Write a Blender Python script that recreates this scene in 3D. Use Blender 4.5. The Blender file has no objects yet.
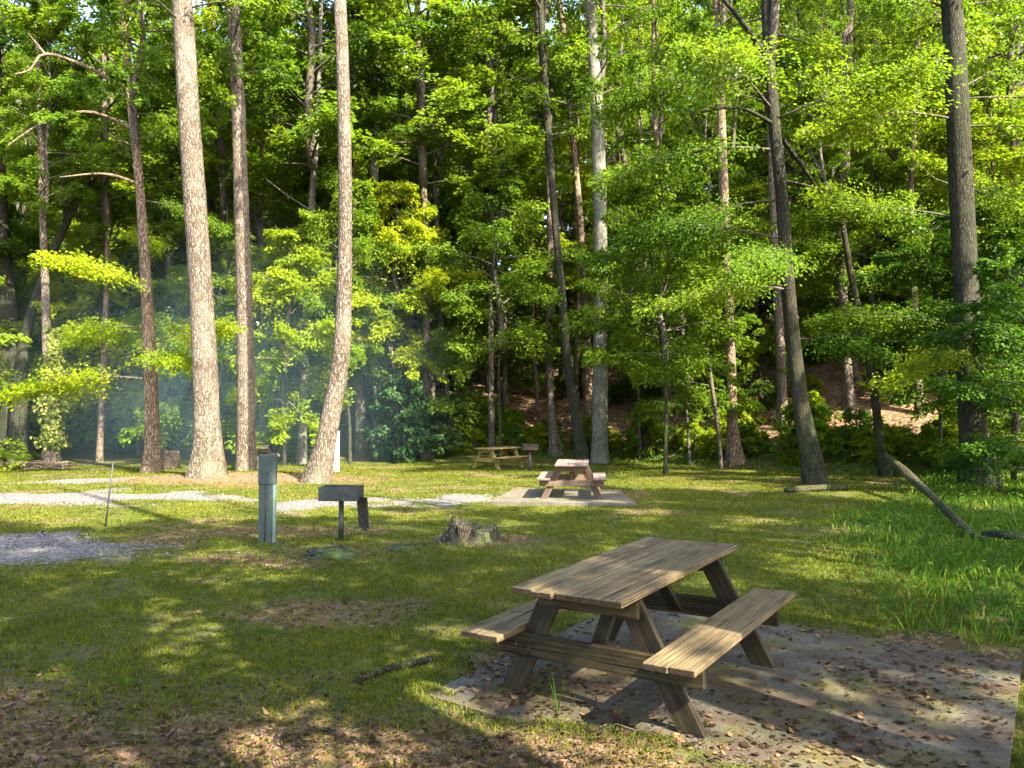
import bpy, bmesh, math, random
import numpy as np
from mathutils import Vector, Matrix, noise as mnoise

rng = np.random.default_rng(11)
random.seed(5)
scene = bpy.context.scene
COL = scene.collection
R = math.radians

# ------------------------------------------------------------------ camera frame
F, PITCH, CAMH = 768.0, 0.0286, 1.775
CAM = np.array([0.0, 0.0, CAMH])
FWD = np.array([0, math.cos(PITCH), math.sin(PITCH)])
UPV = np.array([0, -math.sin(PITCH), math.cos(PITCH)])
RGT = np.array([1.0, 0, 0])


def pix(px, py, d):
    return CAM + d * (FWD + (px - 512) / F * RGT - (py - 384) / F * UPV)


# ------------------------------------------------------------------ numpy value noise
_LAT = rng.random((256, 256))


def vnoise(x, y):
    x = np.asarray(x, float); y = np.asarray(y, float)
    xi = np.floor(x).astype(int); yi = np.floor(y).astype(int)
    fx = x - xi; fy = y - yi
    fx = fx * fx * (3 - 2 * fx); fy = fy * fy * (3 - 2 * fy)
    a = _LAT[xi % 256, yi % 256]; b = _LAT[(xi + 1) % 256, yi % 256]
    c = _LAT[xi % 256, (yi + 1) % 256]; d = _LAT[(xi + 1) % 256, (yi + 1) % 256]
    return (a * (1 - fx) + b * fx) * (1 - fy) + (c * (1 - fx) + d * fx) * fy


def fbm(x, y, o=4):
    s = 0; a = .5; t = 0
    for i in range(o):
        s = s + a * vnoise(x * 2 ** i + 17.3 * i, y * 2 ** i + 9.1 * i); t += a; a *= .5
    return s / t


def sstep(a, b, x):
    t = np.clip((np.asarray(x, float) - a) / (b - a), 0, 1)
    return t * t * (3 - 2 * t)


# ------------------------------------------------------------------ terrain
def edge_dist(x, y):
    # distance into the wooded hillside (positive = on the hill)
    ye = 34.5 - 10.5 * sstep(2, 17, x) + 5 * sstep(-6, -30, x)
    return y - ye + 1.6 * (vnoise(x * .22 + 3, y * .22) - .5)


def height(x, y):
    x = np.asarray(x, float); y = np.asarray(y, float)
    z = -.6 * (1 - np.exp(-np.maximum(y - 8, 0) / 15.0))
    s = edge_dist(x, y)
    slope = .40 + .14 * sstep(-4, 14, x) - .16 * sstep(-4, -22, x)
    sp = np.where(s > 20, s, np.log1p(np.exp(np.clip(s, -30, 20) / 1.6)) * 1.6)
    hill = slope * 75 * (1 - np.exp(-np.maximum(sp - .3, 0) / 75))
    z = z + hill
    z = z + .5 * (fbm(x * .16, y * .16) - .5) * sstep(0, 8, s)
    z = z + .05 * (fbm(x * .9, y * .9, 3) - .5) - .02
    # gentle rise of litter in the near left corner, mound under the big trunks
    z = z + .10 * sstep(4.6, 3.0, y) * sstep(.2, -1.6, x) * sstep(-3, 1, y)
    z = z + .16 * np.exp(-(((x + 8.2) / 3.6) ** 2 + ((y - 23.3) / 2.0) ** 2))
    z = z + .05 * (sstep(.7, .0, np.abs(.576 * x + .817 * y - 6.4)) * (.817 * x - .576 * y > -3.6) * (.817 * x - .576 * y < .2) + sstep(.5, 0., np.abs(.817 * x - .576 * y + 3.15)) * sstep(3.2, 4, .576 * x + .817 * y) * sstep(7, 6.4, .576 * x + .817 * y))
    z = z + .035 * sstep(4.6, 3.8, .576 * x + .817 * y) * sstep(-2.9, -2.2, .817 * x - .576 * y)
    # flattened under the slabs
    for (u, v, d) in ((x, y, 0),):
        pu = .817 * x - .576 * y; pv = .576 * x + .817 * y
        inside = sstep(.22, 0, np.maximum(np.maximum(-3.2 + .22 * np.maximum(vnoise(x * 3.1 + 9, y * 3.1) - .35, 0) - pu, pu + .21 - .0), np.maximum(3.82 + .25 * (vnoise(x * 2.1, y * 2.1) - .5) + .12 * sstep(-2.3, -1.5, pu) - pv, pv - 6.5 + .26 * np.maximum(vnoise(x * 2.7 + 4, y * 2.7) - .3, 0))))
        z = z * (1 - inside) + (-.045) * inside
        inside = sstep(.6, 0, np.maximum(np.abs(x - 1.15) - 1.6, np.abs(y - 17.3) - 1.5))
        z = z * (1 - inside) + (-.30) * inside
    return z


def H1(x, y):
    return float(height(np.array([x]), np.array([y]))[0])


def gp(px, py):
    """ground point seen at a photo pixel"""
    d = FWD + (px - 512) / F * RGT - (py - 384) / F * UPV
    prev = 1.0
    for t in np.arange(1.0, 90, .05):
        p = CAM + d * t
        if p[2] <= H1(p[0], p[1]):
            return p
    return CAM + d * 40


# masks on the ground (world space)
def m_gravel(x, y):
    n = 1.3 * (fbm(x * .9, y * .9, 5) - .5)
    a = 1 - np.sqrt(((x + 9.0) / 5.0) ** 2 + ((y - 9.9 + .14 * (x + 6)) / 2.1) ** 2) + n * .55
    b = np.minimum(1 - np.abs(y - 17.0 - .35 * np.sin(x * .5)) / 2.3, (-.2 - x) / 1.5) + n * 2.4 - .22
    c = np.minimum(1 - np.abs(y - 21.5 - .06 * (x + 14)) / 1.3, (-10.5 - x) / 1.5) + n * 1.4 - .1
    return np.clip(np.maximum(np.maximum(sstep(-.1, .5, a), .85 * sstep(.0, .9, b)), .7 * sstep(.0, .8, c)), 0, 1)


def m_tall(x, y):
    line = 3.35 + .30 * np.maximum(y - 6.5, 0) + .25 * (y - 8) * sstep(12, 18, y) + .5 * (fbm(x * .8, y * .8) - .5)
    t = sstep(-.7, .9, x - line) * sstep(5.3, 5.9, y + .58 * (x - 3.6))
    t2 = sstep(-4.5, -2.0, edge_dist(x, y)) * sstep(0.0, 3.0, x) * sstep(14, 18, y)
    return np.clip(np.maximum(t, t2 * .8), 0, 1) * sstep(4.0, 1.0, edge_dist(x, y))


def m_litter(x, y):
    n = fbm(x * .75 + 5, y * .75, 5)
    near = sstep(4.7, 3.5, y + .30 * x + 1.4 * (n - .5))
    hill = sstep(-1.0, 1.5, edge_dist(x, y))
    mid = sstep(.53, .70, n) * .62
    stumps = .8 * np.exp(-(((x + .2) / 1.0) ** 2 + ((y - 11.0) / .8) ** 2)) + 1.0 * np.exp(-(((x + 7.8) / 4.6) ** 2 + ((y - 22.2) / 1.7) ** 2)) \
        + .6 * np.exp(-(((x + 2.3) / 1.2) ** 2 + ((y - 9.8) / .8) ** 2))
    return np.clip(np.maximum(np.maximum(near * .85, hill), np.maximum(mid, stumps)), 0, 1)


# ------------------------------------------------------------------ material helpers
def new_mat(name):
    m = bpy.data.materials.new(name); m.use_nodes = True
    nt = m.node_tree; nt.nodes.clear()
    out = nt.nodes.new('ShaderNodeOutputMaterial')
    return m, nt, out


class NB:
    def __init__(s, nt): s.nt = nt
    def n(s, t, **k):
        nd = s.nt.nodes.new(t)
        for a, v in k.items(): setattr(nd, a, v)
        return nd
    def l(s, a, b): s.nt.links.new(a, b)
    def noise(s, vec, scale, detail=4, rough=.55):
        nd = s.n('ShaderNodeTexNoise'); nd.inputs['Scale'].default_value = scale
        nd.inputs['Detail'].default_value = detail; nd.inputs['Roughness'].default_value = rough
        if vec is not None: s.l(vec, nd.inputs['Vector'])
        return nd.outputs['Fac']
    def ramp(s, fac, stops):
        nd = s.n('ShaderNodeValToRGB'); cr = nd.color_ramp
        while len(cr.elements) < len(stops): cr.elements.new(.5)
        for e, (p, c) in zip(cr.elements, stops):
            e.position = p; e.color = (*c, 1) if len(c) == 3 else c
        s.l(fac, nd.inputs['Fac']); return nd.outputs['Color']
    def mix(s, fac, a, b, mode='MIX'):
        nd = s.n('ShaderNodeMix', data_type='RGBA', blend_type=mode)
        if isinstance(fac, (int, float)): nd.inputs[0].default_value = fac
        else: s.l(fac, nd.inputs[0])
        for v, i in ((a, 6), (b, 7)):
            if isinstance(v, tuple): nd.inputs[i].default_value = (*v, 1)
            else: s.l(v, nd.inputs[i])
        return nd.outputs[2]
    def math(s, op, a, b=0.0, clamp=False):
        nd = s.n('ShaderNodeMath', operation=op, use_clamp=clamp)
        for v, i in ((a, 0), (b, 1)):
            if isinstance(v, (int, float)): nd.inputs[i].default_value = v
            else: s.l(v, nd.inputs[i])
        return nd.outputs[0]
    def mapr(s, v, a, b, c=0, d=1):
        nd = s.n('ShaderNodeMapRange'); s.l(v, nd.inputs[0])
        for i, q in enumerate((a, b, c, d)): nd.inputs[i + 1].default_value = q
        return nd.outputs[0]
    def scalevec(s, vec, sc):
        nd = s.n('ShaderNodeVectorMath', operation='MULTIPLY'); s.l(vec, nd.inputs[0]); nd.inputs[1].default_value = sc
        return nd.outputs[0]
    def attr(s, name): return s.n('ShaderNodeAttribute', attribute_name=name).outputs['Fac']
    def objvec(s): return s.n('ShaderNodeTexCoord').outputs['Object']
    def pos(s): return s.n('ShaderNodeNewGeometry').outputs['Position']
    def bump(s, h, strength=.5, dist=.02):
        nd = s.n('ShaderNodeBump'); nd.inputs['Strength'].default_value = strength; nd.inputs['Distance'].default_value = dist
        s.l(h, nd.inputs['Height']); return nd.outputs['Normal']
    def princ(s, out, col, rough=.8, normal=None, spec=.3, metal=0):
        p = s.n('ShaderNodeBsdfPrincipled')
        if isinstance(col, tuple): p.inputs['Base Color'].default_value = (*col, 1)
        else: s.l(col, p.inputs['Base Color'])
        if isinstance(rough, (int, float)): p.inputs['Roughness'].default_value = rough
        else: s.l(rough, p.inputs['Roughness'])
        p.inputs['Specular IOR Level'].default_value = spec; p.inputs['Metallic'].default_value = metal
        if normal is not None: s.l(normal, p.inputs['Normal'])
        s.l(p.outputs[0], out.inputs['Surface']); return p


def leaf_mat(name, c0, c1, c2, trans, tw=.45, rough=.45, gloss=.06):
    """leaf colour varies leaf by leaf (tint) and tree by tree"""
    m, nt, out = new_mat(name); b = NB(nt)
    t = b.attr('tint')
    orand = b.n('ShaderNodeObjectInfo').outputs['Random']
    f = b.math('ADD', b.math('MULTIPLY', t, .75), b.math('MULTIPLY', orand, .28))
    col = b.ramp(f, [(.08, c0), (.5, c1), (.95, c2)])
    tcol = b.mix(1.0, col, trans, 'MULTIPLY')
    d = b.n('ShaderNodeBsdfDiffuse'); b.l(col, d.inputs['Color'])
    tr = b.n('ShaderNodeBsdfTranslucent'); b.l(tcol, tr.inputs['Color'])
    mx = b.n('ShaderNodeMixShader'); mx.inputs[0].default_value = tw
    b.l(d.outputs[0], mx.inputs[1]); b.l(tr.outputs[0], mx.inputs[2])
    g = b.n('ShaderNodeBsdfGlossy'); g.inputs['Roughness'].default_value = rough; g.inputs['Color'].default_value = (.9, .95, 1, 1)
    fr = b.n('ShaderNodeFresnel'); fr.inputs[0].default_value = 1.33
    mx2 = b.n('ShaderNodeMixShader'); b.l(b.math('MULTIPLY', fr.outputs[0], gloss), mx2.inputs[0])
    b.l(mx.outputs[0], mx2.inputs[1]); b.l(g.outputs[0], mx2.inputs[2])
    b.l(mx2.outputs[0], out.inputs['Surface'])
    return m


def bark_mat(name, dark, mid, light, vs=9, zs=1.6, moss=.0, lichen=.3, disp=.9):
    m, nt, out = new_mat(name); b = NB(nt)
    ob = b.objvec()
    v = b.scalevec(ob, (vs, vs, zs))
    n1 = b.noise(v, 2.6, 7, .7)
    wn = b.n('ShaderNodeTexNoise'); wn.inputs['Scale'].default_value = 7; wn.inputs['Detail'].default_value = 5; b.l(ob, wn.inputs['Vector'])
    wd = b.scalevec(wn.outputs['Color'], (2.2, 2.2, 2.2)); wv = b.n('ShaderNodeVectorMath', operation='ADD'); b.l(b.scalevec(ob, (vs * 2.6, vs * 2.6, zs * 3.0)), wv.inputs[0]); b.l(wd, wv.inputs[1])
    n2 = b.noise(ob, 1.3, 4)
    n3 = b.noise(ob, 14, 3)
    vo = b.n('ShaderNodeTexVoronoi', feature='DISTANCE_TO_EDGE'); b.l(wv.outputs[0], vo.inputs['Vector']); vo.inputs['Scale'].default_value = 1.0
    cr = b.mapr(vo.outputs['Distance'], 0, .28)
    h = b.math('ADD', b.math('MULTIPLY', n1, .72), b.math('MULTIPLY', cr, .28))
    col = b.ramp(h, [(.42, dark), (.58, mid), (.74, light)])
    big = b.noise(b.scalevec(ob, (1.6, 1.6, .7)), 1.5, 5, .65)
    col = b.mix(b.mapr(big, .50, .66, 0, .6), col, tuple(c * .55 for c in mid))
    col = b.mix(b.mapr(n2, .45, .75, 0, lichen), col, tuple(min(1, c * 1.2 + .02) for c in light))
    col = b.mix(b.mapr(n3, .62, .72, 0, lichen), col, (.22, .23, .19))
    if moss > 0:
        zz = b.n('ShaderNodeSeparateXYZ'); b.l(ob, zz.inputs[0])
        mk_ = b.math('MULTIPLY', b.mapr(zz.outputs[2], 2.5, .0, .25, 1), b.mapr(b.noise(ob, 3.0, 5), .42, .62))
        col = b.mix(b.math('MULTIPLY', mk_, moss), col, (.045, .075, .018))
    b.princ(out, col, .9, b.bump(h, disp, .06), .15)
    return m


def wood_mat(name, dark, mid, light, axis='y', stain=.6, green=0.0):
    m, nt, out = new_mat(name); b = NB(nt)
    ob = b.objvec(); t = b.attr('tint')
    off = b.n('ShaderNodeVectorMath', operation='ADD'); b.l(ob, off.inputs[0])
    cmb = b.n('ShaderNodeCombineXYZ')
    for i in range(3): b.l(b.math('MULTIPLY', t, 7.3 + i * 3.1), cmb.inputs[i])
    b.l(cmb.outputs[0], off.inputs[1])
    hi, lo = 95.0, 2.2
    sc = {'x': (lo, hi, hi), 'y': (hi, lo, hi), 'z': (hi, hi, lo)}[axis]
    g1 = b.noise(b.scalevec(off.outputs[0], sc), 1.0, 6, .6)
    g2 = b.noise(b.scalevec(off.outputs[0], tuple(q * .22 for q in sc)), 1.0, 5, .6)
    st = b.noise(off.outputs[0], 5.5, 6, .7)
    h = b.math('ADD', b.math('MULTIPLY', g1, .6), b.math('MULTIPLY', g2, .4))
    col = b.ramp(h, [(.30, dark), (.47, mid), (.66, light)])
    col = b.mix(b.math('MULTIPLY', b.mapr(st, .48, .66), stain), col, dark)
    fine = b.noise(off.outputs[0], 60, 3)
    col = b.mix(b.mapr(fine, .62, .7, 0, .55), col, tuple(c * .5 for c in dark))
    ck = b.noise(b.scalevec(off.outputs[0], tuple(q * .9 for q in sc)), 1.0, 2, .5)
    col = b.mix(b.mapr(ck, .62, .66, 0, .9), col, tuple(c * .35 for c in dark))
    col = b.mix(b.math('MULTIPLY', b.math('SUBTRACT', t, .5), .3, True), col, light)
    ax_ = b.n('ShaderNodeSeparateXYZ'); b.l(b.n('ShaderNodeTexCoord').outputs['Normal'], ax_.inputs[0])
    endg = b.math('GREATER_THAN', b.math('ABSOLUTE', ax_.outputs['xyz'.index(axis)]), .8)
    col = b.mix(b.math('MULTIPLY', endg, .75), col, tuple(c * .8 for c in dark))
    if green > 0:
        gn = b.noise(off.outputs[0], 3.5, 5)
        col = b.mix(b.mapr(gn, .48, .66, 0, green), col, (.035, .034, .009))
    b.princ(out, col, .82, b.bump(h, .8, .008), .2)
    return m


def paint_mat(name, col, var=.25, rough=.5, rust=0.0, metal=0.0, scale=9):
    m, nt, out = new_mat(name); b = NB(nt)
    ob = b.objvec()
    n = b.noise(ob, scale, 6, .65); n2 = b.noise(ob, scale * 6, 3)
    c = b.mix(b.mapr(n, .35, .7), tuple(q * (1 - var) for q in col), tuple(min(1, q * (1 + var)) for q in col))
    if rust: c = b.mix(b.mapr(n, .52, .68, 0, rust), c, (.11, .045, .02))
    b.princ(out, c, rough, b.bump(n2, .25, .003), .4, metal)
    return m


# ------------------------------------------------------------------ mesh helpers
def mesh_np(name, V, faces, mats, midx=None, tint=None, smooth=False):
    """faces: list of (n,k) int arrays"""
    me = bpy.data.meshes.new(name)
    V = np.ascontiguousarray(V, np.float32)
    faces = [np.asarray(f, np.int32) for f in faces if len(f)]
    nl = sum(f.size for f in faces); nf = sum(len(f) for f in faces)
    me.vertices.add(len(V)); me.vertices.foreach_set('co', V.ravel())
    me.loops.add(nl); me.loops.foreach_set('vertex_index', np.concatenate([f.ravel() for f in faces]))
    tot = np.concatenate([np.full(len(f), f.shape[1], np.int32) for f in faces])
    st = np.concatenate([[0], np.cumsum(tot)[:-1]]).astype(np.int32)
    me.polygons.add(nf); me.polygons.foreach_set('loop_start', st)
    try: me.polygons.foreach_set('loop_total', tot)
    except Exception: pass
    for m in mats: me.materials.append(m)
    if midx is not None: me.polygons.foreach_set('material_index', np.asarray(midx, np.int32))
    if smooth: me.polygons.foreach_set('use_smooth', np.ones(nf, bool))
    if tint is not None:
        a = me.attributes.new('tint', 'FLOAT', 'FACE'); a.data.foreach_set('value', np.asarray(tint, np.float32))
    me.update(calc_edges=True)
    return me


def link(name, me, parent=None, loc=None, rot=None):
    o = bpy.data.objects.new(name, me); COL.objects.link(o)
    if parent is not None: o.parent = parent
    if loc is not None: o.location = loc
    if rot is not None: o.rotation_euler = rot
    return o


def empty(name, loc, rz=0.0):
    o = bpy.data.objects.new(name, None); COL.objects.link(o)
    o.empty_display_size = .2; o.location = loc; o.rotation_euler = (0, 0, rz)
    return o


def tag(o, label=None, cat=None, group=None, kind=None):
    if label: o['label'] = label
    if cat: o['category'] = cat
    if group: o['group'] = group
    if kind: o['kind'] = kind
    return o


class Geo:
    """collects tubes, boxes and quads into arrays"""
    def __init__(s): s.V = []; s.Q = []; s.T = []; s.nv = 0; s.qt = []; s.tt = []; s.qm = []; s.tm = []
    def add(s, V, Q=None, T=None, tint=.5, mi=0):
        V = np.asarray(V, float).reshape(-1, 3)
        if Q is not None and len(Q):
            Q = np.asarray(Q, int); s.Q.append(Q + s.nv)
            s.qt.append(np.broadcast_to(np.asarray(tint, float), (len(Q),)) if np.ndim(tint) == 0 or len(tint) == len(Q) else np.full(len(Q), .5)); s.qm.append(np.full(len(Q), mi))
        if T is not None and len(T):
            T = np.asarray(T, int); s.T.append(T + s.nv)
            s.tt.append(np.full(len(T), float(np.mean(tint)))); s.tm.append(np.full(len(T), mi))
        s.V.append(V); s.nv += len(V)
    def build(s, name, mats, smooth=False):
        V = np.concatenate(s.V); fs = []; ti = []; mi = []
        if s.Q: fs.append(np.concatenate(s.Q)); ti.append(np.concatenate(s.qt)); mi.append(np.concatenate(s.qm))
        if s.T: fs.append(np.concatenate(s.T)); ti.append(np.concatenate(s.tt)); mi.append(np.concatenate(s.tm))
        return mesh_np(name, V, fs, mats, np.concatenate(mi), np.concatenate(ti), smooth)


def catmull(P, R_, n):
    P = np.asarray(P, float); R_ = np.asarray(R_, float)
    if len(P) < 2: return P, R_
    A = np.vstack([2 * P[0] - P[1], P, 2 * P[-1] - P[-2]]); B = np.concatenate([[R_[0]], R_, [R_[-1]]])
    seg = len(P) - 1
    # distribute by chord length
    L = np.concatenate([[0], np.cumsum(np.linalg.norm(np.diff(P, axis=0), axis=1))]); tt = np.linspace(0, L[-1], n)
    op = []; orr = []
    for t in tt:
        i = min(int(np.searchsorted(L, t, 'right') - 1), seg - 1); u = (t - L[i]) / max(L[i + 1] - L[i], 1e-9)
        p0, p1, p2, p3 = A[i:i + 4]
        op.append(.5 * ((2 * p1) + (-p0 + p2) * u + (2 * p0 - 5 * p1 + 4 * p2 - p3) * u * u + (-p0 + 3 * p1 - 3 * p2 + p3) * u ** 3))
        orr.append(R_[i] * (1 - u) + R_[i + 1] * u)
    return np.array(op), np.array(orr)


def tube(g, P, Rr, sides=8, rough=0.0, tint=.5, mi=0, cap=True, flare=None, seed=0):
    P = np.asarray(P, float); Rr = np.asarray(Rr, float); n = len(P)
    T = np.gradient(P, axis=0); T /= np.linalg.norm(T, axis=1)[:, None] + 1e-9
    ref = np.array([1.0, 0, 0]) if abs(T[0][0]) < .8 else np.array([0, 1.0, 0])
    V = []
    a = np.arange(sides) / sides * 2 * math.pi
    r_ = np.random.default_rng(seed + 1)
    ph = r_.random(4) * 6.28
    lob = r_.integers(4, 7)
    for i in range(n):
        u = ref - T[i] * ref.dot(T[i]); u /= np.linalg.norm(u) + 1e-9; w = np.cross(T[i], u); ref = u
        rr = Rr[i] * np.ones(sides)
        if rough: rr = rr * (1 + rough * (np.sin(a * 2 + ph[0] + i * .35) * .5 + np.sin(a * 3 + ph[1] - i * .5) * .35 + (r_.random(sides) - .5) * .5))
        if flare is not None and flare[i] > 0:
            rr = rr * (1 + flare[i] * (.55 + .45 * np.cos(a * lob + ph[2])))
        V.append(P[i] + np.outer(np.cos(a) * rr, u) + np.outer(np.sin(a) * rr, w))
    V = np.concatenate(V)
    i = np.arange(n - 1)[:, None] * sides; j = np.arange(sides)[None, :]; k = (j + 1) % sides
    Q = np.stack([i + j, i + k, i + sides + k, i + sides + j], -1).reshape(-1, 4)
    Tt = []
    if cap:
        V = np.vstack([V, P[0][None], P[-1][None]]); c0 = n * sides; jj = np.arange(sides); kk = (jj + 1) % sides
        Tt = np.concatenate([np.stack([np.full(sides, c0), kk, jj], -1), np.stack([np.full(sides, c0 + 1), (n - 1) * sides + jj, (n - 1) * sides + kk], -1)])
    g.add(V, Q, Tt if cap else None, tint, mi)


def norm(v): return v / (np.linalg.norm(v, axis=-1, keepdims=True) + 1e-9)


def leaves(g, P, D, N, L, ratio=.6, fold=.12, tint=None, mi=0, curl=.1):
    n = len(P); D = norm(D); S = norm(np.cross(D, N)); N = norm(np.cross(S, D)); L = np.asarray(L)[:, None]
    w = ratio * .5
    v0 = P; v1 = P + D * L * .42 + S * L * w + N * L * fold; v2 = P + D * L - N * L * curl; v3 = P + D * L * .42 - S * L * w + N * L * fold
    V = np.stack([v0, v1, v2, v3], 1).reshape(-1, 3)
    Q = np.arange(n)[:, None] * 4 + np.arange(4)[None]
    g.add(V, Q, None, np.full(n, .5) if tint is None else np.clip(tint, 0, 1), mi)


def sprays(g, S0, D, l, k, leaf, r, up_j=.6, mi=0, ratio=.6, tint0=None, width=.62, thick=.10):
    """flat fans of leaves: S0,D (m,3), l (m)"""
    m = len(S0); D = norm(D)
    up = norm(np.array([0, 0, 1.0]) + r.normal(0, .42, (m, 3)))
    side = norm(np.cross(D, up)); N = norm(np.cross(side, D))
    t = r.random((m, k)) ** .75
    lat = r.uniform(-1, 1, (m, k)) * np.sin(np.clip(t * 2.6 + .35, 0, 3.1)) * width
    ll = l[:, None]
    P = S0[:, None] + D[:, None] * (ll * t)[..., None] + side[:, None] * (ll * lat)[..., None]
    P = P + N[:, None] * (r.normal(0, thick, (m, k)) * ll)[..., None]
    P[..., 2] -= .22 * ll * t ** 2 + .12 * ll * lat ** 2
    yaw = np.sign(lat) * r.uniform(.2, 1.3, (m, k)) + r.normal(0, .35, (m, k))
    ld = D[:, None] * np.cos(yaw)[..., None] + side[:, None] * np.sin(yaw)[..., None]
    ld[..., 2] -= .25 + .2 * r.random((m, k))
    nn = N[:, None] + r.normal(0, up_j, (m, k, 3))
    L = leaf * r.uniform(.65, 1.25, (m, k))
    base = (r.random(m) if tint0 is None else tint0)[:, None]
    ti = .55 * base + .45 * r.random((m, k))
    leaves(g, P.reshape(-1, 3), ld.reshape(-1, 3), nn.reshape(-1, 3), L.ravel(), ratio, .1, ti.ravel(), mi)


def crown_mesh(name, seed, Rr, Hh, limbs, per, k, leaf, lm, bm, z0=.0, top=.35, droop=.1, elev=(.1, .5), central=True, shape=1.0, spl=(.55, 1.0)):
    """limbs off a central axis, each carrying flat leafy sprays; z=0 is where the crown meets the trunk"""
    r = np.random.default_rng(seed); g = Geo()
    S0 = []; D = []; LL = []; T0 = []
    ax = [np.array([0, 0, 0.0])]
    nax = 7; wob = r.normal(0, .05 * Rr, (nax, 2)); wob[0] = 0
    for i in range(1, nax): ax.append(np.array([wob[i][0], wob[i][1], Hh * i / (nax - 1)]))
    ax = np.array(ax)
    if central:
        P, q = catmull(ax, np.linspace(.03 * Rr + .03, .012, nax), 14); tube(g, P, q, 6, .05, mi=1)
    for i in range(limbs):
        f = (i + r.random()) / limbs; f = z0 + (1 - z0) * f * .97
        prof = (math.sin(math.pi * min(1, (f * (1 - top) + top * .75)) ** .9)) ** shape
        prof = max(.22, prof)
        az = i * 2.39996 + r.normal(0, .35)
        ln = Rr * prof * r.uniform(.6, 1.15)
        el = elev[0] + (elev[1] - elev[0]) * f + r.normal(0, .24)
        dh = np.array([math.cos(az), math.sin(az), 0])
        zi = f * Hh; b0 = np.array([np.interp(zi, ax[:, 2], ax[:, 0]), np.interp(zi, ax[:, 2], ax[:, 1]), zi])
        t = np.linspace(0, 1, 6)
        sidew = r.normal(0, .12) * ln
        sd = np.array([-dh[1], dh[0], 0])
        P = b0 + np.outer(t, dh) * ln * math.cos(el) + np.outer(t ** 2, sd) * sidew
        P[:, 2] += ln * (math.sin(el) * t - droop * t ** 2)
        tube(g, P, np.linspace(.010 * Rr + .008, .005, 6), 4, mi=1, cap=False)
        tl = r.random()
        for j in range(per):
            ft = .25 + .75 * (j + r.random()) / per
            p = np.array([np.interp(ft, t, P[:, c]) for c in range(3)])
            ang = r.choice([-1, 1]) * r.uniform(.25, 1.15) * (1.15 - ft * .8)
            d = dh * math.cos(ang) + sd * math.sin(ang); d[2] += r.normal(.05, .35)
            l = r.uniform(*spl) * (.5 + .5 * prof) * (1.15 - .45 * ft) * (Rr / 2.6) ** .5
            S0.append(p); D.append(d); LL.append(l); T0.append(.5 * tl + .5 * r.random())
    S0 = np.array(S0); D = np.array(D); LL = np.array(LL); T0 = np.array(T0)
    dn = norm(D)
    for p, d, l in zip(S0, dn, LL):
        e = p + d * l * .85; e[2] -= .16 * l
        g.add(np.array([p + (0, 0, .006), p - (0, 0, .006), e]), None, [[0, 1, 2]], .5, 1)
    sprays(g, S0, D, LL, k, leaf, r, tint0=T0)
    return g.build(name, [lm, bm])


def bough_mesh(name, seed, L, nsp, k, leaf, lm, bm):
    r = np.random.default_rng(seed); g = Geo()
    t = np.linspace(0, 1, 9)
    P = np.stack([t * L, .10 * L * np.sin(t * 2.5 + r.random() * 3) * t, .16 * L * t - .30 * L * t ** 2], 1)
    tube(g, P, np.linspace(.035, .006, 9), 5, .05, mi=1)
    S0 = []; D = []; LL = []; T0 = []
    for i in range(nsp):
        f = .18 + .82 * (i + r.random()) / nsp; sg = 1 if i % 2 else -1
        p = np.array([np.interp(f, t, P[:, c]) for c in range(3)])
        ang = sg * r.uniform(.5, 1.2) * (1.1 - .75 * f)
        d = np.array([math.cos(ang), math.sin(ang), r.normal(-.02, .1)])
        l = L * .34 * r.uniform(.7, 1.2) * (1.1 - .5 * f)
        # side twig
        e = p + d * l; e[2] -= .1 * l
        tube(g, np.array([p, (p + e) / 2 + (0, 0, .02 * l), e]), [.012, .008, .003], 3, mi=1, cap=False)
        for q in (0., .45): S0.append(p * (1 - q) + e * q); D.append(d); LL.append(l * (.75 if q else .7)); T0.append(r.random())
    sprays(g, np.array(S0), np.array(D), np.array(LL), k, leaf, r, .6, tint0=np.array(T0), width=.72, thick=.17)
    return g.build(name, [lm, bm])


# ------------------------------------------------------------------ materials
M = {}
M['leaf'] = leaf_mat('leaf_green', (.038, .078, .008), (.080, .140, .010), (.150, .195, .012), (1.6, 1.6, .7), .48)
M['leaf_yellow'] = leaf_mat('leaf_yellow_green', (.085, .145, .007), (.165, .225, .009), (.27, .29, .012), (1.5, 1.5, .6), .50)
M['leaf_dark'] = leaf_mat('leaf_dark', (.026, .062, .009), (.052, .110, .011), (.095, .155, .013), (1.5, 1.6, .7), .46)
M['leaf_ever'] = leaf_mat('leaf_evergreen', (.012, .034, .010), (.026, .06, .016), (.055, .095, .03), (1, 1, .8), .2, .3)
M['ivy'] = leaf_mat('leaf_ivy', (.05, .075, .015), (.13, .16, .03), (.26, .25, .07), (1.2, 1.2, .7), .3)
M['grass'] = leaf_mat('grass_blade', (.032, .046, .007), (.072, .093, .009), (.18, .168, .024), (1.35, 1.3, .6), .35, .5, .0)
M['grass_tall'] = leaf_mat('grass_tall', (.020, .052, .008), (.040, .090, .011), (.115, .150, .025), (1.4, 1.6, .7), .4, .5, .0)
M['dead'] = leaf_mat('dead_leaf', (.018, .013, .008), (.070, .046, .026), (.21, .135, .065), (.9, .7, .5), .15, .6, .0)
M['bark_grey'] = bark_mat('bark_grey', (.028, .024, .019), (.095, .083, .067), (.17, .15, .125), 10, 1.5, .25)
M['bark_pale'] = bark_mat('bark_pale', (.042, .031, .023), (.135, .105, .082), (.215, .178, .143), 6.5, 1.5, .25, .3)
M['bark_red'] = bark_mat('bark_red', (.05, .034, .024), (.19, .130, .088), (.30, .22, .16), 7, 1.6, .15)
M['bark_smooth'] = bark_mat('bark_smooth', (.060, .058, .046), (.108, .103, .082), (.165, .158, .13), 4, 1.6, .35, .5, .35)
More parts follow.
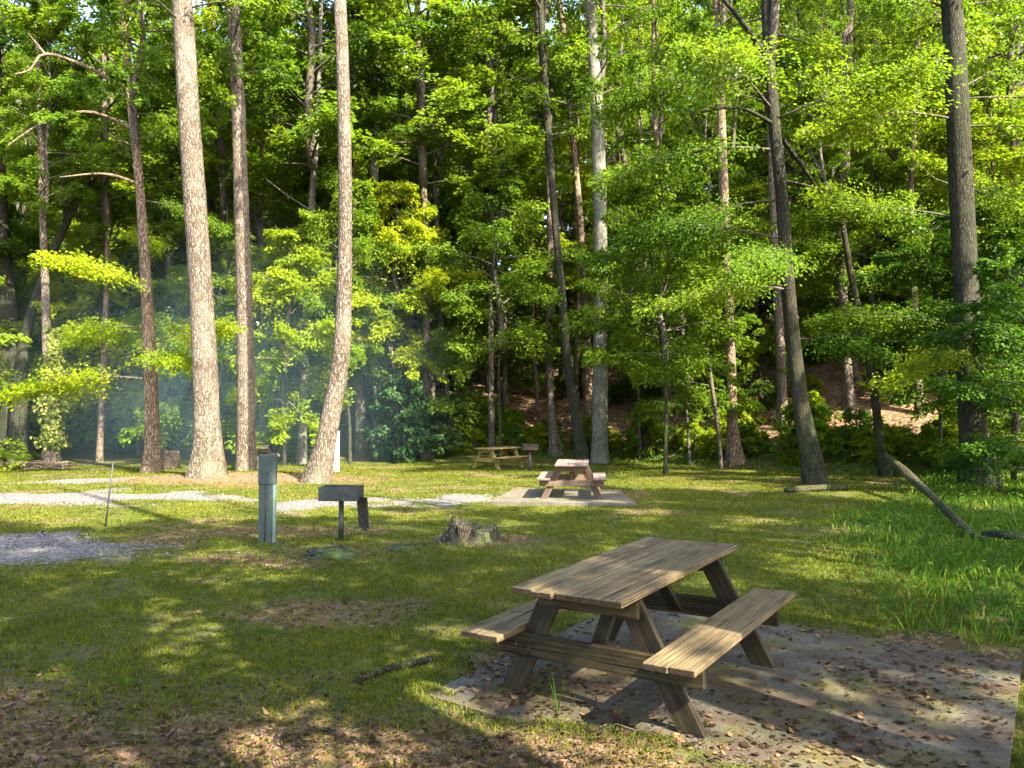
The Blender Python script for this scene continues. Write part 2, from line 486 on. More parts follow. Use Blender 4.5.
M['bark_dark'] = bark_mat('bark_dark', (.012, .011, .008), (.034, .031, .020), (.068, .062, .044), 10, 1.5, .45, .15)
M['bark_twig'] = bark_mat('bark_twig', (.035, .028, .022), (.10, .085, .07), (.17, .15, .12), 12, 4, 0, .1, .2)


def ground_mat():
    m, nt, out = new_mat('ground_soil'); b = NB(nt)
    p = b.pos()
    gv, lt, tl = b.attr('gravel'), b.attr('litter'), b.attr('tall')
    n1 = b.noise(p, .9, 6, .6); n2 = b.noise(p, 5.5, 6, .65); n3 = b.noise(p, 42, 4, .6); n4 = b.noise(p, .33, 4)
    lawn = b.ramp(n2, [(.28, (.026, .028, .010)), (.45, (.046, .056, .012)), (.60, (.075, .086, .014)), (.78, (.15, .130, .030))])
    lawn = b.mix(b.mapr(n1, .50, .72, 0, .75), lawn, (.155, .145, .032))
    lawn = b.mix(b.mapr(b.noise(p, 2.2, 5), .56, .70, 0, .8), lawn, (.105, .078, .052))
    lawn = b.mix(b.mapr(n3, .56, .70, 0, .8), lawn, (.03, .035, .012))
    vo = b.n('ShaderNodeTexVoronoi'); b.l(p, vo.inputs['Vector']); vo.inputs['Scale'].default_value = 13
    lc = b.n('ShaderNodeSeparateColor'); b.l(vo.outputs['Color'], lc.inputs[0])
    lit = b.ramp(lc.outputs[0], [(.0, (.050, .034, .023)), (.4, (.14, .090, .060)), (.75, (.235, .150, .105)), (1, (.34, .22, .16))])
    lit = b.mix(.35, lit, (.20, .105, .045))
    lit = b.mix(b.mapr(n2, .44, .66, 0, .7), lit, (.055, .040, .030))
    vg = b.n('ShaderNodeTexVoronoi'); b.l(p, vg.inputs['Vector']); vg.inputs['Scale'].default_value = 26
    gc = b.n('ShaderNodeSeparateColor'); b.l(vg.outputs['Color'], gc.inputs[0])
    grv = b.ramp(gc.outputs[0], [(0, (.075, .07, .07)), (.5, (.15, .143, .14)), (1, (.24, .225, .218))])
    grv = b.mix(b.mapr(vg.outputs['Distance'], .35, .75, 0, .8), grv, (.06, .055, .05))
    n5 = b.noise(p, 110, 3, .6)
    lawn = b.mix(b.mapr(n5, .50, .64, 0, .7), lawn, (.018, .020, .008))
    lawn = b.mix(b.mapr(b.noise(p, 75, 2), .60, .70, 0, .6), lawn, (.16, .135, .06))
    lit = b.mix(b.mapr(n5, .48, .62, 0, .6), lit, (.028, .020, .014))
    def wmask(w, lo, hi, amp):
        s = b.math('ADD', w, b.math('MULTIPLY', b.math('SUBTRACT', n2, .5), amp)); return b.mapr(s, lo, hi)
    col = b.mix(b.math('MULTIPLY', tl, .8), lawn, (.035, .065, .014))
    col = b.mix(wmask(lt, .30, .70, 1.3), col, lit)
    col = b.mix(wmask(gv, .30, .62, 1.9), col, grv)
    h = b.math('ADD', n3, b.math('MULTIPLY', n2, 1.2))
    h = b.math('SUBTRACT', h, b.math('MULTIPLY', b.math('MULTIPLY', vg.outputs['Distance'], gv), 1.5))
    b.princ(out, col, .95, b.bump(h, .8, .04), .1)
    return m


M['ground'] = ground_mat()


def concrete_mat(name='concrete', k=1.0, dirt=1.0):
    m, nt, out = new_mat(name); b = NB(nt)
    p = b.pos()
    n1 = b.noise(p, 1.6, 6, .6); n2 = b.noise(p, 14, 9, .78); n3 = b.noise(p, 150, 3)
    col = b.ramp(n2, [(.25, (.038 * k, .035 * k, .027 * k)), (.5, (.070 * k, .066 * k, .054 * k)), (.75, (.120 * k, .111 * k, .092 * k))])
    col = b.mix(b.mapr(n1, .45, .60, 0, .9 * dirt), col, (.072, .066, .010))
    col = b.mix(b.mapr(b.noise(p, 2.3, 8, .72), .43, .56, 0, .92 * dirt), col, (.044, .031, .021))
    col = b.mix(b.mapr(n3, .54, .66, 0, .6), col, (.045, .038, .03))
    col = b.mix(b.mapr(b.noise(p, 70, 3), .62, .72, 0, .5), col, (.24, .21, .17))
    b.princ(out, col, .9, b.bump(b.math('ADD', n2, b.math('MULTIPLY', n3, .4)), .4, .01), .2)
    return m


M['concrete'] = concrete_mat(); M['concrete_pale'] = concrete_mat('pale_concrete', 1.3, .5)
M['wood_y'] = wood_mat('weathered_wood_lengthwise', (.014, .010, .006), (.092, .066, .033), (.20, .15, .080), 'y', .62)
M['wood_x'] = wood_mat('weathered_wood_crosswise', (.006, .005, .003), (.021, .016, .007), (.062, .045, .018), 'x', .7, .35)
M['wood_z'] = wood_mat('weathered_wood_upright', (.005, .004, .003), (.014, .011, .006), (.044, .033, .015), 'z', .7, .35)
M['red_y'] = wood_mat('reddish_wood_lengthwise', (.045, .032, .026), (.12, .088, .074), (.20, .15, .128), 'y', .35)
M['red_x'] = wood_mat('reddish_wood_crosswise', (.035, .024, .017), (.085, .058, .040), (.15, .105, .074), 'x', .35)
M['red_z'] = wood_mat('reddish_wood_upright', (.025, .017, .011), (.060, .040, .027), (.12, .08, .054), 'z', .3)
M['ylw_y'] = wood_mat('yellow_wood_lengthwise', (.05, .04, .013), (.14, .11, .04), (.22, .175, .07), 'y', .4, .4)
M['ylw_x'] = wood_mat('yellow_wood_crosswise', (.06, .045, .012), (.18, .135, .036), (.27, .21, .06), 'x', .3, .3)
M['ylw_z'] = wood_mat('yellow_wood_upright', (.06, .045, .012), (.18, .135, .036), (.27, .21, .06), 'z', .3, .3)
M['post_green'] = paint_mat('green_painted_steel', (.026, .045, .041), .3, .55, .15)
M['post_sunlit'] = paint_mat('sunlit_green_steel', (.10, .15, .14), .25, .5, .08)  # paler copy of the post green, sunlight put into the colour
M['iron'] = paint_mat('sooty_iron', (.018, .026, .024), .4, .55, .3)
M['rust_iron'] = paint_mat('rusty_iron', (.025, .019, .015), .4, .8, .5)
M['white'] = paint_mat('white_paint', (.74, .74, .72), .06, .55, .0)
M['brown_wood'] = wood_mat('brown_post_wood', (.12, .06, .03), (.32, .17, .08), (.42, .25, .13), 'z', .2)
M['stump'] = bark_mat('stump_wood', (.02, .016, .012), (.068, .054, .041), (.16, .13, .10), 14, 2.2, .55, .2, 1.0)
M['rock'] = bark_mat('mossy_rock', (.018, .017, .013), (.05, .046, .036), (.095, .086, .07), 6, 6, .9, .2, .7)
M['log'] = bark_mat('log_bark', (.018, .015, .008), (.058, .047, .026), (.125, .102, .062), 9, 9, .5, .3, 1.0)
M['stone'] = paint_mat('gravel_stone', (.125, .118, .116), .5, .85, 0, 0, 25)


# ------------------------------------------------------------------ ground sheet
def axis_grid(lo, hi, n, c, k):
    u0 = math.asinh((lo - c) / k); u1 = math.asinh((hi - c) / k)
    return c + k * np.sinh(np.linspace(u0, u1, n))


gx = axis_grid(-170, 170, 320, 0, 9.0); gy = axis_grid(-90, 200, 370, 9, 9.0)
X, Y = np.meshgrid(gx, gy)
Z = height(X, Y)
V = np.stack([X, Y, Z], -1).reshape(-1, 3)
nx, ny = len(gx), len(gy)
ii = (np.arange(ny - 1)[:, None] * nx + np.arange(nx - 1)[None]).reshape(-1)
gme = mesh_np('ground', V, [np.stack([ii, ii + 1, ii + nx + 1, ii + nx], -1)], [M['ground']], smooth=True)
for nm, fn in (('gravel', m_gravel), ('litter', m_litter), ('tall', m_tall)):
    a = gme.attributes.new(nm, 'FLOAT', 'POINT'); a.data.foreach_set('value', np.ascontiguousarray(fn(V[:, 0], V[:, 1]), np.float32))
tag(link('ground', gme), 'lawn and leaf covered ground rising into a wooded hillside', 'ground', kind='structure')


def box_bm(bm, sx, sy, sz, mat4, bev=.004, seg=1):
    r = bmesh.ops.create_cube(bm, size=1.0)
    vs = r['verts']
    bmesh.ops.scale(bm, vec=(sx, sy, sz), verts=vs)
    es = list({e for v in vs for e in v.link_edges})
    out = vs
    if bev:
        b = bmesh.ops.bevel(bm, geom=es, offset=bev, segments=seg, affect='EDGES', profile=.6)
        fs = set(b['faces']); out = list({v for f in fs for v in f.verts})
    bmesh.ops.transform(bm, matrix=mat4, verts=out)
    return out


def boxes_mesh(name, items, mat, bev=.004):
    """items: (center, size, rotmatrix or None); tint differs per box"""
    bm = bmesh.new(); lay = bm.faces.layers.float.new('tint')
    for c, s, rot in items:
        before = set(bm.faces)
        m4 = Matrix.Translation(Vector(c)) @ (rot.to_4x4() if rot is not None else Matrix())
        box_bm(bm, *s, m4, bev)
        t = random.random()
        for f in bm.faces:
            if f not in before: f[lay] = t
    me = bpy.data.meshes.new(name); bm.to_mesh(me); bm.free(); me.materials.append(mat)
    return me


# ------------------------------------------------------------------ slabs
def slab(corners, z0, z1, name, label, mat='concrete'):
    bm = bmesh.new()
    c = [Vector(q) for q in corners]; n = 26
    pts = []
    for i in range(4):
        for k in range(n):
            p = c[i].lerp(c[(i + 1) % 4], k / n)
            j = .012 * (mnoise.noise(Vector((p.x * 3, p.y * 3, 4))))
            pts.append((p.x + j, p.y + j))
    top = [bm.verts.new((x, y, z1)) for x, y in pts]; bot = [bm.verts.new((x, y, z0)) for x, y in pts]
    bm.faces.new(top)
    for i in range(len(pts)): k = (i + 1) % len(pts); bm.faces.new((top[k], top[i], bot[i], bot[k]))
    me = bpy.data.meshes.new(name); bm.normal_update(); bm.to_mesh(me); bm.free(); me.materials.append(M[mat])
    return tag(link(name, me), label, 'concrete pad', kind='structure')


def uv(u, v): return (.817 * u + .576 * v, -.576 * u + .817 * v)


slab([uv(-3.2, 3.6), uv(-.21, 3.6), uv(-.21, 6.45), uv(-3.2, 6.45)], -.2, 0, 'concrete_slab', 'moss stained concrete slab under the near picnic table')
slab([(-.45, 16.25), (2.55, 15.85), (2.6, 18.6), (.05, 18.8)], -.5, -.235, 'concrete_slab', 'pale sunlit concrete slab under the middle picnic table', 'concrete_pale')


# ------------------------------------------------------------------ picnic tables
def picnic_table(loc, yaw, mats, label, tilt=(0, 0), L=1.83):
    root = empty('picnic_table', loc, yaw)
    root.rotation_euler = (tilt[0], tilt[1], -yaw)
    tag(root, label, 'picnic table', 'wooden picnic tables')
    my, mx, mz = mats
    I = []
    for i in range(5):
        x = (i - 2) * .1445
        rot = Matrix.Rotation(random.uniform(-.006, .006), 3, 'Y') @ Matrix.Rotation(random.uniform(-.002, .002), 3, 'Z')
        I.append(((x * 1.015, random.uniform(-.016, .016), .724 + random.uniform(-.002, .003)), (.1415, L, .038), rot))
    link('tabletop', boxes_mesh('tabletop', I, my, .006), root)
    for s in (-1, 1):
        I = []
        for k in (0, 1):
            x = s * (.532 + k * .144)
            rot = Matrix.Rotation(random.uniform(-.012, .012), 3, 'Y')
            I.append(((x, random.uniform(-.012, .012), .424 + random.uniform(-.002, .002)), (.139, L, .038), rot))
        link('bench', boxes_mesh('bench', I, my, .005), root)
    for e in (-1, 1):
        ye = e * .62
        for s in (-1, 1):
            a = Vector((s * .60, ye, .0)); b = Vector((s * .235, ye, .704)); d = b - a
            ang = math.atan2(d.x, d.z)
            ln = d.length
            bm = bmesh.new(); lay = bm.faces.layers.float.new('tint')
            box_bm(bm, .14, .040, ln + .10, Matrix(), .004)
            me = bpy.data.meshes.new('leg')
            # cut square to ground and under the top
            m = Matrix.Translation((a + b) / 2) @ Matrix.Rotation(ang, 4, 'Y')
            inv = m.inverted()
            for zc, nz in ((0.0, -1), (.704, 1)):
                co = inv @ Vector(((a + b) / 2).to_tuple()[:2] + (zc,)); no = (inv.to_3x3() @ Vector((0, 0, nz)))
                r = bmesh.ops.bisect_plane(bm, geom=bm.verts[:] + bm.edges[:] + bm.faces[:], plane_co=co, plane_no=no, clear_outer=True)
                bmesh.ops.holes_fill(bm, edges=[x for x in r['geom_cut'] if isinstance(x, bmesh.types.BMEdge)])
            tt = random.random()
            for f in bm.faces: f[lay] = tt
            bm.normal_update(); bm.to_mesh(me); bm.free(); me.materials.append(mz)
            o = link('leg', me, root); o.matrix_local = m
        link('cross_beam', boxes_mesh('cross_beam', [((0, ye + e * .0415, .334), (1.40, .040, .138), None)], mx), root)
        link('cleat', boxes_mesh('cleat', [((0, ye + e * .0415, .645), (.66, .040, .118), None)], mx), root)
        a = Vector((0, ye - e * .025, .31)); b = Vector((0, ye - e * .40, .70)); d = b - a
        o = link('brace', boxes_mesh('brace', [((0, 0, 0), (.088, .040, d.length), None)], mz), root)
        o.location = (a + b) / 2; o.rotation_euler = (-math.atan2(d.y, d.z), 0, 0)
        for x in (-.50, -.41, .41, .50):
            g = Geo(); tube(g, [(x, ye + e * .060, .32 + .15 * (abs(x) - .41)), (x, ye + e * .072, .32 + .15 * (abs(x) - .41))], [.013, .010], 6)
            link('bolt', g.build('bolt', [M['rust_iron']]), root)
    return root


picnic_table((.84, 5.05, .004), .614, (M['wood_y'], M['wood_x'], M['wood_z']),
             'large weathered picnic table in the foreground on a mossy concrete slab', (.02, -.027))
picnic_table((1.36, 17.35, -.232), .10, (M['red_y'], M['red_x'], M['red_z']),
             'reddish brown picnic table on the pale slab in the middle of the lawn')
pt = gp(498, 468)
picnic_table((pt[0], pt[1], pt[2] - .01), .72, (M['ylw_y'], M['ylw_x'], M['ylw_z']),
             'yellowish mossy picnic table at the shaded foot of the hillside')
picnic_table((-9.42, 28.6, H1(-9.42, 28.6) - .01), -.30, (M['red_y'], M['red_x'], M['red_z']),
             'reddish picnic table half hidden behind the two pale trunks on the left')


# ------------------------------------------------------------------ utility post
def metal_box(name, c, s, mat, parent, bev=.006): return link(name, boxes_mesh(name, [(c, s, None)], mat, bev), parent)


p = gp(266, 543)
root = tag(empty('utility_post', p, .12), 'square green metal utility post standing on the shaded lawn', 'utility post')
hgt = 1.22
metal_box('post', (0, 0, hgt * .40 - .1), (.185, .14, hgt * .8 + .2), M['post_green'], root)
metal_box('sunlit_side', (.112, -.005, hgt * .42 - .05), (.030, .135, hgt * .80), M['post_sunlit'], root, .003)  # thin strip coloured paler to stand for the sunlit right face
metal_box('hood', (.016, -.004, hgt * .83), (.232, .152, hgt * .34), M['post_green'], root, .01)
g = Geo()
for dx in (.0,): tube(g, [(dx, -.074, .02), (dx, -.074, hgt * .66)], [.006, .006], 5)
link('seam', g.build('seam', [M['iron']]), root)
g = Geo(); tube(g, [(0.02, -.078, hgt * .80), (0.02, -.086, hgt * .80)], [.018, .014], 8)
link('lock', g.build('lock', [M['iron']]), root)


# ------------------------------------------------------------------ grills
def grill(p, yaw, w, dp, hb, top, label, mat, grate_hang, pr=.038):
    root = tag(empty('park_grill', p, yaw), label, 'grill', 'pedestal grills')
    g = Geo(); tube(g, [(0, 0, -.1), (0, 0, top - hb)], [pr, pr], 12)
    link('pedestal', g.build('pedestal', [mat], True), root)
    t = .010
    I = [((0, 0, top - hb + t / 2), (w, dp, t), None),
         ((0, -dp / 2 + t / 2, top - hb / 2 + .006), (w, t, hb), None), ((0, dp / 2 - t / 2, top - hb / 2 + .006), (w, t, hb), None),
         ((-w / 2 + t / 2, 0, top - hb / 2 + .003), (t, dp - 2 * t - .002, hb - .01), None), ((w / 2 - t / 2, 0, top - hb / 2 + .003), (t, dp - 2 * t - .002, hb - .01), None),
         ((0, 0, top - hb - .008), (.16, .16, .014), None)]
    link('firebox', boxes_mesh('firebox', I, mat, .002), root)
    g = Geo()
    for k in range(9):
        x = -w / 2 + .04 + k * (w - .08) / 8; tube(g, [(x, -dp / 2 + .012, top - .045), (x, dp / 2 - .012, top - .045)], [.005, .005], 5)
    link('grate', g.build('grate', [M['rust_iron']]), root)
    if grate_hang:
        rot = Matrix.Rotation(.16, 3, 'Y')
        me = boxes_mesh('flap', [((0, 0, -.22), (.014, .30, .44), None), ((-.006, 0, -.455), (.012, .16, .05), None)], M['rust_iron'], .003)
        o = link('flap', me, root, (w / 2 + .02, -.02, top - hb * .75), (0, -.10, .75))
        g = Geo(); P, q = catmull([(-.008, -.05, -.36), (-.06, -.05, -.33), (-.11, -.05, -.26)], [.010, .010, .014], 8); tube(g, P, q, 6)
        link('handle', g.build('handle', [M['iron']]), o)
    return root


p = gp(341, 541)
grill(p, -.06, .56, .34, .19, .77, 'dark green iron grill on a single pole with a rusty flap hanging at its side', M['iron'], True)
p = gp(530, 471)
grill(p, .2, .52, .36, .20, .92, 'rusty pedestal grill beside the yellowish table below the hillside', M['rust_iron'], False, .05)

# white marker post with its brown companion
p = gp(337, 472)
root = tag(empty('marker_post', p, .1), 'white marker post beside the leaning trunk', 'post')
sc = p[1] / F
metal_box('post', (0, 0, 20 * sc - .1), (.14, .10, 40 * sc + .2), M['white'], root, .01)
metal_box('cap', (0, 0, 40 * sc + .012), (.16, .12, .02), M['white'], root, .006)
p2 = gp(333.5, 471)
root = tag(empty('wooden_stake', p2, .1), 'short brown wooden stake touching the white marker post', 'stake')
metal_box('stake', (0, .0, 15 * sc), (.085, .08, 30 * sc + .2), M['brown_wood'], root, .006)

# thin metal rod
p = gp(105, 527)
g = Geo(); q = pix(113, 463, p[1] / FWD[1])
q = np.array(q) - np.array(p)
tube(g, [np.array([0, 0, -.1]), q * .5 + np.array([.004, 0, 0]), q], [.014, .013, .012], 8)
tag(link('metal_rod', g.build('metal_rod', [M['iron']], True), None, p), 'thin dark metal rod stuck slanting in the lawn near the gravel', 'rod')


# ------------------------------------------------------------------ stump, rocks, sticks, logs
def stump(p, sc):
    r = np.random.default_rng(4); na, nz = 72, 22
    a = np.arange(na) / na * 2 * math.pi
    roots = [(.35, .55, .20), (1.5, .35, .25), (2.7, .75, .17), (3.35, 1.0, .16), (3.9, .55, .16), (4.6, .60, .18), (5.5, .45, .2)]
    V = []
    top = .27 + .07 * np.cos(a - 2.6) + .035 * np.sin(a * 3 + 1) + .022 * np.sin(a * 11) + r.normal(0, .006, na)
    top += .14 * np.exp(-((np.angle(np.exp(1j * (a - 3.5)))) / .35) ** 2)
    for i in range(nz):
        f = i / (nz - 1)
        rad = .21 + .03 * np.sin(a * 5 + 1) + .018 * np.sin(a * 11)
        for (c, l, w) in roots:
            da = np.angle(np.exp(1j * (a - c)))
            rad = rad + l * .6 * np.exp(-(da / w) ** 2) * (1 - f) ** 3.2
        rad = rad + .05 * (1 - f) ** 2
        z = -.08 + f * (top + .08)
        rad = rad * (1 + .05 * np.sin(a * 17 + f * 3))
        V.append(np.stack([np.cos(a) * rad, np.sin(a) * rad, z], -1))
    # hollow inside
    for f, rr in ((.0, .80), (.35, .68), (.7, .45), (1, .12)):
        rad = (.21 + .03 * np.sin(a * 5 + 1)) * rr
        V.append(np.stack([np.cos(a) * rad, np.sin(a) * rad, top * (1 - .45 * f) + .01 * np.sin(a * 9)], -1))
    V = np.concatenate(V) * sc; n = nz + 4
    i = np.arange(n - 1)[:, None] * na; j = np.arange(na)[None]; k = (j + 1) % na
    Q = np.stack([i + j, i + k, i + na + k, i + na + j], -1).reshape(-1, 4)
    me = mesh_np('stump', V, [Q], [M['stump']], smooth=True)
    return link('stump', me, None, p, (0, 0, .15))


p = gp(473, 541)
so_ = stump(p, 1.2); so_.scale = (1.2, 1.2, .66)
tag(so_, 'broken grey tree stump with spreading roots on the sunlit lawn', 'tree stump')


def lump(name, p, size, seed, mat, amp=.35):
    bm = bmesh.new(); bmesh.ops.create_icosphere(bm, subdivisions=4, radius=1)
    for v in bm.verts:
        n = mnoise.fractal(v.co * 1.3 + Vector((seed, 0, 0)), .9, 2.1, 5)
        v.co *= 1 + amp * n
        v.co.x *= size[0]; v.co.y *= size[1]; v.co.z *= size[2]
    for f in bm.faces: f.smooth = True
    me = bpy.data.meshes.new(name); bm.to_mesh(me); bm.free(); me.materials.append(mat)
    return link(name, me, None, p)


p = gp(331, 558); tag(lump('cut_stump', (p[0], p[1], p[2] + .03), (.31, .22, .11), 3, M['rock']), 'low mossy rotted stump on the lawn in front of the pole grill', 'tree stump')
p = gp(402, 551); tag(lump('wood_chunk', (p[0], p[1], p[2] + .02), (.16, .10, .06), 9, M['rock']), 'small dark chunk of rotten wood between mossy stump and root stump', 'wood chunk')
p = gp(280, 545); tag(lump('flat_stone', (p[0], p[1], p[2] + .00), (.14, .09, .03), 21, M['rock']), 'small flat stone lying beside the foot of the green post', 'stone')


def log_obj(name, pts, rad, mat, label, cat, seed=0, sides=14, group=None, base=None, n=34, rough=.22):
    P, q = catmull(pts, rad, n); b = P[0].copy() if base is None else base
    g = Geo(); tube(g, P - b, q, sides, rough, seed=seed)
    return tag(link(name, g.build(name, [mat], True), None, b), label, cat, group)


def gpz(px, py, dz): q = np.array(gp(px, py)); q[2] += dz; return q


a = gpz(351, 686, .015); b_ = gpz(392, 672, .03); c = gpz(432, 663, .03)
log_obj('fallen_stick', [a, b_, c], [.012, .020, .022], M['stump'], 'bent grey stick on the grass left of the near slab', 'stick', 3, 8)
# fallen log on the right
e0 = pix(886, 456, 19.4); e1 = pix(914, 480, 16.6); e2 = pix(946, 510, 13.0); e3 = pix(972, 534, 10.9); e4 = gpz(988, 545, .06); 
log_obj('fallen_log', [e0, e1, e2, e3, e4], [.095, .085, .064, .052, .042], M['log'], 'long mossy fallen log slanting down through tall grass on the right', 'log', 5, 14)
a = gpz(984, 541, .10); c = gpz(1024, 551, .10)
log_obj('fallen_branch', [a, (a + c) / 2 + (0, 0, .05), c + (.5, -.1, -.03)], [.04, .06, .05], M['bark_dark'], 'dark broken branch lying at the near tip of the long log', 'branch', 6, 9)
a = gpz(786, 493, .06); c = gpz(846, 490, .07)
log_obj('short_log', [a, (a + c) / 2 + (0, 0, .02), c], [.07, .08, .075], M['log'], 'short pale log lying at the foot of the dark leaning trunk', 'log', 7, 12)
# broken snag by the left trunks
p = gp(171, 468)
log_obj('broken_stump', [p + np.array([0, 0, -.1]), p + np.array([0, 0, .35]), p + np.array([.03, 0, .62])], [.30, .25, .22], M['bark_red'], 'reddish brown broken stump between the reddish trunk and the thick trunk', 'tree stump', 8, 12, n=8)
# brush pile
g = Geo(); p = gp(28, 470)
for i in range(26):
    an = random.uniform(-.5, .5) + (math.pi if random.random() < .5 else 0); ln = random.uniform(.5, 1.5)
    c = np.array([random.uniform(-1.3, 1.4), random.uniform(-.5, .5), random.uniform(.03, .28)])
    d = np.array([math.cos(an) * ln, math.sin(an) * ln * .6, random.uniform(-.15, .15)])
    tube(g, [c - d / 2, c + (0, 0, .04), c + d / 2], [.035, .03, .012], 6, .1)
tag(link('brush_pile', g.build('brush_pile', [M['bark_red']], True), None, p), 'pile of cut branches by the dark trunks at far left', 'brush pile')
p = gp(12, 463); tag(lump('boulder', (p[0], p[1], p[2] + .12), (.55, .35, .26), 31, M['bark_red']), 'large brown boulder behind the brush pile at far left', 'boulder')
p = gp(62, 466); tag(lump('boulder', (p[0] - .4, p[1], p[2] + .08), (.38, .3, .17), 37, M['bark_red']), 'smaller brown boulder right of the brush pile', 'boulder')

# ------------------------------------------------------------------ crowns, boughs, shared trunks
CAN = [crown_mesh('crown', 100 + i, 3.5, 12.5, 36, 9, 96, .14, M[['leaf', 'leaf', 'leaf_yellow', 'leaf'][i]], M['bark_twig'], elev=(.35, 1.1), droop=.16, top=.25) for i in range(4)]
SPARSE = [crown_mesh('crown', 150 + i, 3.4, 12.5, 26, 6, 60, .15, M['leaf'], M['bark_twig'], elev=(.2, .8), droop=.12, top=.25) for i in range(2)]
UND = [crown_mesh('crown', 200 + i, 2.5, 6.0, 36, 9, 90, .105, M[['leaf', 'leaf_yellow', 'leaf', 'leaf_dark', 'leaf_dark'][i]], M['bark_twig'], elev=(.1, .75), droop=.22, top=.3) for i in range(5)]
SHR = [crown_mesh('foliage', 300 + i, .8, 1.3, 20, 5, 40, .095, M[['leaf', 'leaf_dark', 'leaf_yellow'][i]], M['bark_twig'], elev=(.3, .8), droop=.25, top=.3, spl=(.5, .9)) for i in range(3)]
EVER = [crown_mesh('foliage', 340, 1.3, 2.6, 30, 6, 30, .16, M['leaf_ever'], M['bark_twig'], elev=(.2, .7), droop=.2, top=.35, spl=(.5, .8))]
BOU = {k: [bough_mesh('bough', 400 + i, 4.2, 22, 58, .118, M[k], M['bark_twig']) for i in range(2)] for k in ('leaf', 'leaf_yellow', 'leaf_dark')}


def trunk_mesh(seed, hgt, r0, mat, lean=.4, limbs=4):
    r = np.random.default_rng(seed); g = Geo()
    n = 7; t = np.linspace(0, 1, n)
    P = np.stack([lean * np.sin(t * 2 + r.random() * 3) * t + r.normal(0, .06, n) * t, lean * .6 * np.cos(t * 2.4 + r.random() * 3) * t, t * hgt - .0], 1); P[0] = (0, 0, -.25)
    P, q = catmull(P, r0 * (1 - .72 * t), 22)
    z = P[:, 2]; fl = .55 * np.exp(-np.maximum(z, 0) / .35)
    tube(g, P, q, 10, .06, flare=fl, seed=seed, cap=False)
    for i in range(limbs):
        f = r.uniform(.25, .6); b = np.array([np.interp(f * hgt, P[:, 2], P[:, c]) for c in range(3)])
        az = r.random() * 6.28; ln = r.uniform(.8, 2.2)
        e = b + np.array([math.cos(az) * ln, math.sin(az) * ln, ln * r.uniform(-.1, .7)])
        tube(g, [b, (b + e) / 2 + r.normal(0, .1, 3), e], [r0 * .22, r0 * .12, .006], 5, cap=False)
    return g.build('trunk', [mat], True), P


BT = []
for i, (h_, r0, mk_) in enumerate(((21, .20, 'bark_pale'), (20, .15, 'bark_grey'), (22, .24, 'bark_grey'), (19, .13, 'bark_red'), (21, .17, 'bark_smooth'))):
    BT.append(trunk_mesh(500 + i, h_, r0, M[mk_], .7))
UT = [trunk_mesh(520 + i, 7.5, .06, M[['bark_grey', 'bark_dark', 'bark_dark'][i]], .5, 2) for i in range(3)]


def hill_tree(x, y, kind, sc, label, group, crown=None, cz=None, crown_sc=1.0, name='forest_tree', sparse=False):
    root = tag(empty(name, (x, y, H1(x, y) - .05), random.random() * 6.28), label, 'tree', group)
    root.scale = (sc, sc, sc)
    me, P = BT[kind]
    link('trunk', me, root)
    cz = cz if cz is not None else random.uniform(6.0, 9.5)
    b = [np.interp(cz, P[:, 2], P[:, c]) for c in range(2)]
    o = link('crown', (SPARSE[random.randrange(2)] if sparse else CAN[crown if crown is not None else random.randrange(4)]), root, (b[0], b[1], cz), (0, 0, random.random() * 6.28))
    o.scale = (crown_sc, crown_sc, 1)
    return root


def under_tree(x, y, kind, sc, label, group, lift=1.2, name='understory_tree', wide=1.0):
    root = tag(empty(name, (x, y, H1(x, y) - .05), random.random() * 6.28), label, 'tree', group)
    root.scale = (sc, sc, sc)
    me, P = UT[random.randrange(3)]
    link('trunk', me, root)
    b = [np.interp(lift, P[:, 2], P[:, c]) for c in range(2)]
    o = link('crown', UND[kind], root, (b[0], b[1], lift), (0, 0, random.random() * 6.28))
    o.scale = (wide, wide, 1)
    return root


def shrub(x, y, kind, sc, label, group, name='shrub', mesh=None, z=0):
    root = tag(empty(name, (x, y, H1(x, y) - .03 + z), random.random() * 6.28), label, 'shrub', group)
    root.scale = (sc, sc, sc * random.uniform(.8, 1.2))
    link('foliage', mesh or SHR[kind], root)
    g_ = SHRSTEM
    link('stem', g_, root)
    return root


_g = Geo()
for k in range(5):
    az = k * 1.3; tube(_g, [(0, 0, -.1), (.1 * math.cos(az), .1 * math.sin(az), .3), (.28 * math.cos(az), .28 * math.sin(az), .8)], [.014, .010, .004], 5, cap=False)
SHRSTEM = _g.build('stem', [M['bark_twig']], True)


